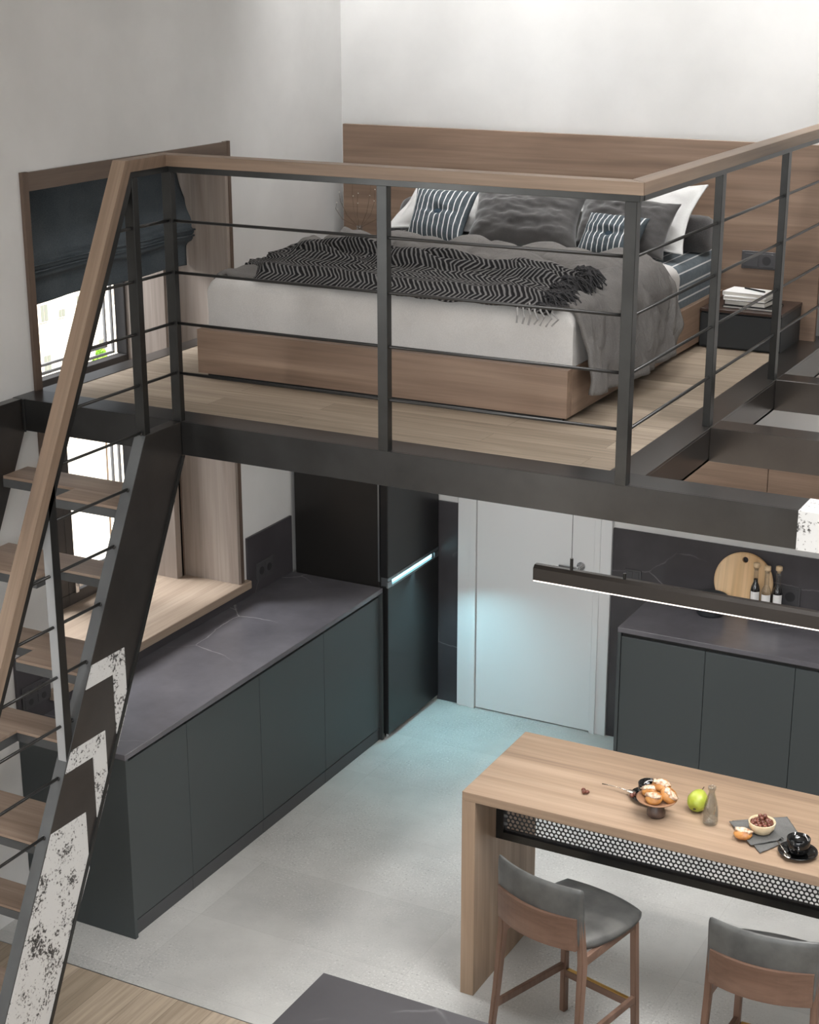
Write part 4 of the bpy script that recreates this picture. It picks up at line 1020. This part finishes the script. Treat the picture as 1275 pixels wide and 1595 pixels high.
# ---- pillows
def pillow(name, label, cat, corners, th, mat, group=None, ear=0.06, wr=0.010, seed=1.0, flange=0.0, dent=0.0, n=44):
    TL, TR, BL, BR = [Vector(c) for c in corners]
    nrm = (TR - TL).cross(BL - TL).normalized()
    if nrm.y > 0: nrm = -nrm
    cen = (TL + TR + BL + BR) / 4
    t = thing(name, label, cat, tuple(cen - Vector((0, 0, 0.1))), group)
    def surf(sgn):
        def fn(u, v):
            a, b = 2 * u - 1, 2 * v - 1
            p = TL * (1 - u) * v + TR * u * v + BL * (1 - u) * (1 - v) + BR * u * (1 - v)
            # sides pull inwards between the ears
            pin = ear * (1 - a * a) * abs(b) ** 3; pin2 = ear * (1 - b * b) * abs(a) ** 3
            p = p + (cen - p).normalized() * 0 + ((TL + TR) / 2 - (BL + BR) / 2) * (-0.5 * pin * (1 if b > 0 else -1)) + ((TR + BR) / 2 - (TL + BL) / 2) * (-0.5 * pin2 * (1 if a > 0 else -1))
            fa, fb = abs(a), abs(b)
            if flange: fa = min(1, fa / (1 - flange)); fb = min(1, fb / (1 - flange))
            h = (max(0, 1 - fa ** 2.6) * max(0, 1 - fb ** 2.6)) ** 0.55
            w_ = wr * noise.fractal(Vector((a * 2.6 + seed, b * 2.6, seed * 3)), 1.0, 2.0, 4) * (0.3 + h)
            # radial creases near the corners
            rr = abs(a * b); w_ += 0 * wr * 0.8 * math.sin(22 * (a - b) + seed) * rr ** 1.5 * (1 if h > .02 else 0)
            d_ = -dent * math.exp(-(a * a + b * b) / 0.03) - dent * 0.35 * math.exp(-(b * b) / 0.012) * (1 - a * a)
            if flange and h == 0: w_ += 0.004 * math.sin(9 * a + 7 * b + seed)
            return p + nrm * sgn * (0.003 + th / 2 * h + (w_ if sgn > 0 else 0) + (d_ if sgn > 0 else d_ * 0.2))
        return fn
    bm = grid(n, n, surf(1)); b2 = grid(n, n, surf(-1)); me = bpy.data.meshes.new('t'); b2.to_mesh(me); b2.free(); bm.from_mesh(me); bpy.data.meshes.remove(me)
    bmesh.ops.bridge_loops(bm, edges=[e for e in bm.edges if e.is_boundary]); bmesh.ops.recalc_face_normals(bm, faces=bm.faces)
    obj('cushion_cover', bm, mat, t, smooth=True)
    return t, cen, nrm, surf(1)
pillow('white_pillow', 'white linen pillow with flat border at the left, mostly hidden', 'pillow', [(0.83, -0.62, 3.155), (1.42, -0.60, 3.13), (0.80, -0.98, 2.905), (1.42, -0.95, 2.90)], 0.12, 'white_cloth', 'white bed pillows', 0.10, 0.008, 2.0, 0.10)
pillow('white_pillow', 'white linen pillow with flat border at the right end of the bed', 'pillow', [(1.60, -0.64, 3.15), (2.31, -0.70, 3.16), (1.66, -0.95, 2.90), (2.30, -0.98, 2.885)], 0.12, 'white_cloth', 'white bed pillows', 0.10, 0.009, 4.0, 0.10)
pillow('velvet_pillow', 'charcoal velvet pillow left of centre', 'pillow', [(1.235, -0.86, 3.105), (1.80, -0.88, 3.10), (1.265, -1.06, 2.885), (1.845, -1.10, 2.885)], 0.15, 'velvet', 'charcoal velvet pillows', 0.10, 0.016, 7.0)
pillow('velvet_pillow', 'charcoal velvet pillow right of centre behind the small striped cushion', 'pillow', [(1.76, -0.84, 3.12), (2.265, -0.93, 3.10), (1.78, -0.99, 2.885), (2.25, -1.10, 2.875)], 0.15, 'velvet', 'charcoal velvet pillows', 0.10, 0.016, 11.0)
for lab, cs, sd in (('small blue cushion with white stripes and centre button, on the left', [(0.96, -0.95, 3.10), (1.275, -0.93, 3.10), (0.982, -1.115, 2.885), (1.27, -1.12, 2.885)], 5.0),
                ('small blue cushion with white stripes and centre button, on the right behind the railing post', [(1.885, -1.05, 3.055), (2.175, -1.08, 3.05), (1.87, -1.20, 2.875), (2.15, -1.215, 2.875)], 8.0)):
    t, cen, nrm, fs = pillow('striped_cushion', lab, 'cushion', cs, 0.12, 'stripe_cush', 'small striped cushions', 0.08, 0.006, sd, 0.0, 0.028)
    c = Vector(fs(0.5, 0.5)) + nrm * 0.006
    s_ = nrm.cross(Vector((0, 0, 1))).normalized(); u_ = s_.cross(nrm)
    rot = Matrix((s_, nrm, u_)).transposed()
    obj('button', blob(c, 0.024, 0.010, 0.018, 2, rot=rot), 'button', t, smooth=True)
bo = thing('bolster', 'charcoal cylindrical bolster lying against the headboard', 'bolster', (1.5, -0.62, 2.85))
obj('bolster_cover', lathe([(0, 0), (0.03, 0.0), (0.07, 0.008), (0.083, 0.03), (0.086, 0.07), (0.086, 1.53), (0.083, 1.57), (0.07, 1.592), (0.03, 1.6), (0, 1.6)], (0, 0, 0), 36), 'bolster', bo, smooth=True)
bc = [o for o in COL.objects if o.name.startswith('bolster_cover')][0]
for v in bc.data.vertices: x, y, z = v.co; v.co = (0.72 + z, -0.63 + x, 2.928 + y)

# ---- nightstands
def nightstand(x0, x1, lab):
    t = thing('nightstand', lab, 'nightstand', ((x0 + x1) / 2, -0.62, ZL))
    obj('carcass', box(x0, x1, -0.782, -0.457, ZF, 2.608, 0.001), 'night', t)
    obj('drawer_front', box(x0 + 0.001, x1 - 0.001, -0.80, -0.783, 2.452, 2.600, 0.001), 'night', t)
    obj('top_board', box(x0 - 0.0, x1 + 0.004, -0.803, -0.457, 2.6085, 2.622, 0.001), 'night_top', t, 'glossy dark brown top')
    return t
nightstand(2.336, 2.708, 'low charcoal nightstand right of the bed with books on top')
nightstand(0.272, 0.643, 'charcoal nightstand left of the bed holding the twig vase')
# books and pen
def book(x0, x1, y0, y1, z0, z1, rz, cover, lab):
    c = ((x0 + x1) / 2, (y0 + y1) / 2, z0)
    t = thing('book', lab, 'book', c, 'books on the nightstand')
    th = 0.0025
    obj('page_block', box(x0 + .003, x1 - .003, y0 + .003, y1 - .002, z0 + th + .0002, z1 - th - .0002, 0), 'page', t)
    bm = box(x0, x1, y0, y1, z0, z0 + th, 0.0005); add_box(bm, x0, x1, y0, y1, z1 - th, z1, 0.0005); add_box(bm, x0, x1, y1 - 0.002, y1, z0 + th, z1 - th)
    add_box(bm, x0, x0 + .002, y0, y1 - .002, z0 + th, z1 - th)
    obj('cover', bm, cover, t); t.rotation_euler = (0, 0, rz)
    return t
ZN = 2.6222
book(2.425, 2.66, -0.755, -0.60, ZN, ZN + 0.012, -0.03, 'book_k', 'thin wide black book at the bottom of the nightstand stack')
book(2.43, 2.625, -0.745, -0.61, ZN + 0.0124, ZN + 0.036, -0.08, 'book_k', 'thick black book in the middle of the nightstand stack')
book(2.425, 2.62, -0.75, -0.60, ZN + 0.0364, ZN + 0.054, -0.02, 'book_w', 'white book lying second from top of the nightstand stack')
book(2.42, 2.63, -0.745, -0.61, ZN + 0.0544, ZN + 0.073, -0.10, 'book_w', 'white book topmost on the nightstand stack under the pen')
tag(obj('pen', tube([(2.49, -0.64, ZN + 0.0775), (2.60, -0.70, ZN + 0.0775)], 0.0038, 10), 'black'), 'black pen lying on the white book', 'pen')
tb = socket_plate('wall_socket', 'grey switch and socket plate on the headboard above the books', 'y', (2.495, 2.800, -0.4552), 0.165, 0.082, 1, 2, (0,))
socket_plate('wall_socket', 'grey socket plate on the headboard left of the bed behind the railing post', 'y', (0.555, 2.805, -0.4552), 0.165, 0.082, 1, 2, (0,))
# vase with twigs
va = thing('vase', 'tall clear glass vase with bare berry twigs on the left nightstand', 'vase', (0.455, -0.62, ZN))
vb = obj('glass_vessel', lathe([(0, 0), (0.028, 0), (0.032, 0.01), (0.03, 0.06), (0.02, 0.12), (0.014, 0.20), (0.017, 0.225), (0.0155, 0.225), (0.012, 0.20), (0.017, 0.12), (0.026, 0.06), (0.026, 0.015), (0, 0.012)], (0.455, -0.62, ZN), 28), 'clear', va, smooth=True)
rg = random.Random(5)
for (dx, dz, bend) in ((-0.05, 0.30, 0.02), (0.05, 0.31, 0.03), (-0.17, 0.19, 0.06), (-0.09, 0.26, -0.05), (0.13, 0.22, 0.05), (-0.02, 0.25, 0.02), (0.10, 0.28, -0.02)):
    b0 = Vector((0.455 + dx * .02, -0.62, ZN + 0.02)); nk = Vector((0.455 + 0.006 * (1 if dx > 0 else -1), -0.62, ZN + 0.215)); tip = Vector((0.455 + dx, -0.62 + bend, ZN + 0.13 + dz))
    bm = add_tube(bmesh.new(), [b0, nk, nk + (tip - nk) * .4 + Vector((dx * .25, 0, -0.01)), nk + (tip - nk) * .75 + Vector((dx * .22, 0, 0)), tip], [0.0014, 0.0014, 0.0012, 0.001, 0.0007], 5)
    tw_ = obj('twig', bm, 'bark', va)
    for f in (0.7, 1.0):
        c = nk + (tip - nk) * f + Vector((dx * .2 * (1 if f < .9 else 0), 0.004, 0.004)); bm = blob(c, 0.003, 0.003, 0.003, 1)
        obj('berry', bm, 'page', tw_)

# set the true size and place of the bed, headboard, nightstands, bedding and what lies on them
for o in [o for o in COL.objects if o not in BED_START and o.parent is None]:
    l = Vector(o.location) * 1.0413 + Vector((-0.1932, 0.3338, -0.1687))
    o.location = l; o.scale = (1.0413,) * 3

# ================================================================== THINGS ON THE ISLAND
ZI1 = ZI + 0.0003
def saucer_cup(cx, cy, lab_c, lab_s, hang=0.0, rot=0.0):
    s = tag(obj('saucer', lathe([(0, 0.0), (0.035, 0.0), (0.04, 0.003), (0.066, 0.010), (0.074, 0.016), (0.073, 0.0185), (0.064, 0.0135), (0.04, 0.007), (0, 0.0065)], (cx, cy, ZI1), 48), 'ceramic', smooth=True), lab_s, 'saucer', 'black saucers')
    t = thing('coffee_cup', lab_c, 'cup', (cx, cy, ZI1 + 0.0068), 'black coffee cups')
    obj('cup_bowl', lathe([(0, 0.0), (0.026, 0.0), (0.034, 0.004), (0.0415, 0.020), (0.044, 0.062), (0.0425, 0.0635), (0.0395, 0.022), (0.028, 0.008), (0, 0.006)], (cx, cy, ZI1 + 0.0072), 48), 'ceramic', t, smooth=True)
    c_, s_ = math.cos(rot), math.sin(rot)
    pts = [(0.038, 0.048), (0.052, 0.050), (0.062, 0.042), (0.061, 0.028), (0.050, 0.018), (0.037, 0.018)]
    obj('cup_handle', tube([(cx + r * c_, cy + r * s_, ZI1 + 0.0072 + z) for r, z in pts], 0.0042, 8), 'ceramic', t, smooth=True)
    return t
def spoon(p0, p1, lab):
    p0 = Vector(p0); p1 = Vector(p1); d = (p0 - p1).normalized()
    t = thing('teaspoon', lab, 'spoon', tuple(p1), 'silver teaspoons')
    obj('handle', tube([p0, p0 + (p1 - p0) * .5 + Vector((0, 0, .003)), p1], [0.0026, 0.0016, 0.0018], 8), 'silver', t, smooth=True)
    ang = math.atan2(d.y, d.x); rot = Matrix.Rotation(ang, 3, 'Z')
    obj('spoon_bowl', blob(p1 - d * 0.018, 0.021, 0.013, 0.0035, 3, rot=rot), 'silver', t, smooth=True)
saucer_cup(3.368, -2.497, 'glossy black coffee cup at the right edge of the photo', 'glossy black saucer at the right edge of the photo', rot=math.radians(-75))
spoon((3.28, -2.47, ZI1 + 0.022), (3.335, -2.545, ZI1 + 0.022), 'silver teaspoon on the right black saucer')
saucer_cup(2.722, -2.335, 'glossy black coffee cup behind the cake stand', 'glossy black saucer behind the cake stand', rot=math.radians(100))
spoon((2.520, -2.325, ZI1 + 0.013), (2.635, -2.345, ZI1 + 0.020), 'silver teaspoon sticking out left of the cake stand saucer')
# cake stand
cs = thing('cake_stand', 'small turned wooden cake stand holding four buns', 'cake stand', (2.796, -2.455, ZI1))
obj('foot', lathe([(0, 0), (0.030, 0), (0.036, 0.006), (0.037, 0.02), (0.032, 0.036), (0.024, 0.05), (0.021, 0.06), (0.0, 0.06)], (2.796, -2.455, ZI1), 36), 'stand_dark', cs, smooth=True)
obj('plate', lathe([(0, 0.0605), (0.03, 0.061), (0.060, 0.066), (0.078, 0.075), (0.080, 0.079), (0.072, 0.078), (0.05, 0.072), (0, 0.070)], (2.796, -2.455, ZI1), 48), 'stand_plate', cs, 'brown wooden dished plate', smooth=True)
ZB = ZI1 + 0.074
def bun(c, tilt, lab, seed, grp='golden buns on the cake stand', r=0.034):
    rot = Matrix.Rotation(tilt[1], 3, 'Y') @ Matrix.Rotation(tilt[0], 3, 'X')
    t = thing('pastry_bun', lab, 'bun', tuple(Vector(c) - Vector((0, 0, 0.018))), grp)
    obj('crust', blob(c, r, r * 0.92, 0.0185, 3, 0.10, seed, rot), 'bread', t, smooth=True)
    ct = Vector(c) + rot @ Vector((0, 0, 0.0135))
    bm = blob(ct, r * 0.88, r * 0.44, 0.0085, 3, 0.55, seed + 4, rot)
    obj('icing', bm, 'sugar', t, 'pale cracked icing stripe', smooth=True)
bun((2.762, -2.440, ZB + 0.020), (0.25, -0.25), 'golden bun with icing on the cake stand, left of the pile', 1)
bun((2.796, -2.490, ZB + 0.018), (0.45, 0.0), 'golden bun with icing at the front of the cake stand', 2)
bun((2.843, -2.450, ZB + 0.022), (0.3, 0.65), 'golden bun with icing tilted on the right of the cake stand', 3, r=0.037)
bun((2.800, -2.418, ZB + 0.042), (0.25, 0.1), 'golden bun with icing topmost on the cake stand pile', 6, r=0.037)
bun((3.152, -2.478, ZI1 + 0.0225), (0.12, 0.0), 'golden bun with icing lying on the grey napkin', 9, 'golden bun on napkin', 0.036)
# fruit and bottle
pe = thing('pear', 'bright green pear lying beside the small glass bottle', 'pear', (2.925, -2.34, ZI1))
bm = blob((0, 0, 0), 0.040, 0.040, 0.046, 4, 0.04, 2)
for v in bm.verts:
    z = v.co.z / 0.046
    if z > 0: k = 1 - 0.22 * z ** 1.5; v.co.x *= k; v.co.y *= k; v.co.z *= 1.15
    if z < -0.85: v.co.z += 0.006 * (-z - 0.85) / 0.15
rot = Matrix.Rotation(math.radians(-62), 3, 'X')
for v in bm.verts: v.co = rot @ v.co + Vector((2.925, -2.34, ZI1 + 0.0425))
obj('flesh', bm, 'pear', pe, smooth=True)
q = rot @ Vector((0, 0, 0.052)) + Vector((2.925, -2.34, ZI1 + 0.0425)); obj('stalk', tube([q, q + rot @ Vector((0.004, 0, 0.018))], 0.0018, 6), 'stem', pe)
q = rot @ Vector((0, 0, -0.041)) + Vector((2.925, -2.34, ZI1 + 0.0425)); obj('calyx', blob(q, 0.006, 0.006, 0.004, 2, 0.4), 'stem', pe)
gb = thing('glass_bottle', 'small empty clear glass bottle beside the green pear', 'bottle', (3.003, -2.418, ZI1))
obj('bottle_glass', lathe([(0, 0.003), (0.022, 0.0), (0.028, 0.003), (0.030, 0.012), (0.030, 0.045), (0.027, 0.075), (0.019, 0.108), (0.0125, 0.130), (0.0115, 0.142), (0.015, 0.146), (0.0155, 0.158), (0.0125, 0.160), (0.0095, 0.156), (0.0095, 0.132), (0.016, 0.105), (0.0245, 0.072), (0.0272, 0.045), (0.0272, 0.014), (0.02, 0.008), (0, 0.008)], (3.003, -2.418, ZI1), 40), 'bottle', gb, smooth=True)
# napkin: two folded layers
def nap_fn(u, v):
    p = Vector((3.075, -2.365)) * (1 - u) * v + Vector((3.255, -2.235)) * u * v + Vector((3.243, -2.560)) * (1 - u) * (1 - v) + Vector((3.34, -2.36)) * u * (1 - v)
    z = ZI1 + 0.0035 + 0.005 * max(0, math.sin(u * 9 + v * 3)) * (0.3 + v * (1 - v)) + 0.003 * noise.noise(Vector((u * 8, v * 8, 0)))
    return (p.x, p.y, z)
def nap2_fn(u, v):
    p = Vector((3.07, -2.39)) * (1 - u) * v + Vector((3.19, -2.33)) * u * v + Vector((3.20, -2.53)) * (1 - u) * (1 - v) + Vector((3.295, -2.43)) * u * (1 - v)
    z = ZI1 + 0.011 + 0.003 * noise.noise(Vector((u * 6, v * 6, 2)))
    if u > 0.85: z += 0.01 * math.sin((u - .85) / .15 * PI)
    return (p.x, p.y, z)
na = obj('napkin', grid(30, 30, nap_fn), 'napkin', smooth=True); solid(na, 0.002, 1); tag(na, 'folded dark grey cloth napkin under the hazelnut bowl', 'napkin')
na['_loc'] = (0, 0, 0)
bm = grid(20, 20, nap2_fn); fo = obj('folded_layer', bm, 'napkin', na, smooth=True); solid(fo, 0.002, 1)
bw = obj('nut_bowl', lathe([(0, 0), (0.030, 0), (0.036, 0.004), (0.048, 0.022), (0.052, 0.043), (0.0505, 0.046), (0.047, 0.044), (0.043, 0.024), (0.032, 0.010), (0, 0.009)], (3.205, -2.415, ZI1 + 0.0145), 44), 'bowl', smooth=True)
tag(bw, 'pale wooden bowl filled with hazelnuts on the grey napkin', 'bowl')
NUT = None; rg = random.Random(11)
def nut(x, y, z, lab, grp):
    global NUT
    if NUT is None:
        NUT = obj('hazelnut', blob((0, 0, 0), 0.0085, 0.0085, 0.0095, 2, 0.2, 3), 'nut', smooth=True, origin=(0, 0, 0)); o = NUT
    else:
        o = NUT.copy(); COL.objects.link(o)
    o.location = (x, y, z); o.rotation_euler = (rg.random() * 3, rg.random() * 3, rg.random() * 3)
    tag(o, lab, 'hazelnut', grp)
for ring, n, zz in ((0.0, 1, 0.060), (0.017, 6, 0.054), (0.034, 12, 0.042), (0.010, 3, 0.067), (0.026, 8, 0.048)):
    for k in range(n):
        a = 2 * PI * k / n + ring * 50
        nut(3.205 + ring * math.cos(a) + rg.uniform(-.002, .002), -2.415 + ring * math.sin(a) + rg.uniform(-.002, .002), ZI1 + 0.0145 + zz - 0.004 + rg.uniform(-.002, .003), 'brown hazelnut heaped in the pale wooden bowl', 'hazelnuts in the bowl')
for i, (x, y) in enumerate(((2.470, -2.402), (2.490, -2.412), (2.478, -2.418))): nut(x, y, ZI1 + 0.0095, 'brown hazelnut loose on the left of the table', 'loose hazelnuts on the left')
for i, (x, y) in enumerate(((2.668, -2.385), (2.674, -2.37))): nut(x, y, ZI1 + 0.024, 'brown hazelnut on the saucer behind the cake stand', 'hazelnuts on the saucer')

# ---- dining table corner in the foreground
dt = thing('dining_table', 'dark marble table top corner at the bottom of the photo', 'table', (2.9, -4.3, 0))
obj('table_top', box(2.005, 3.9, -5.0, -3.675, 0.675, 0.70, 0.0015), 'marble_table', dt)
obj('pedestal', box(2.7, 3.2, -4.5, -4.1, 0.02, 0.674, 0.004), 'steel_post', dt); obj('base_plate', box(2.55, 3.35, -4.7, -3.95, 0.0, 0.019, 0.003), 'steel_post', dt)
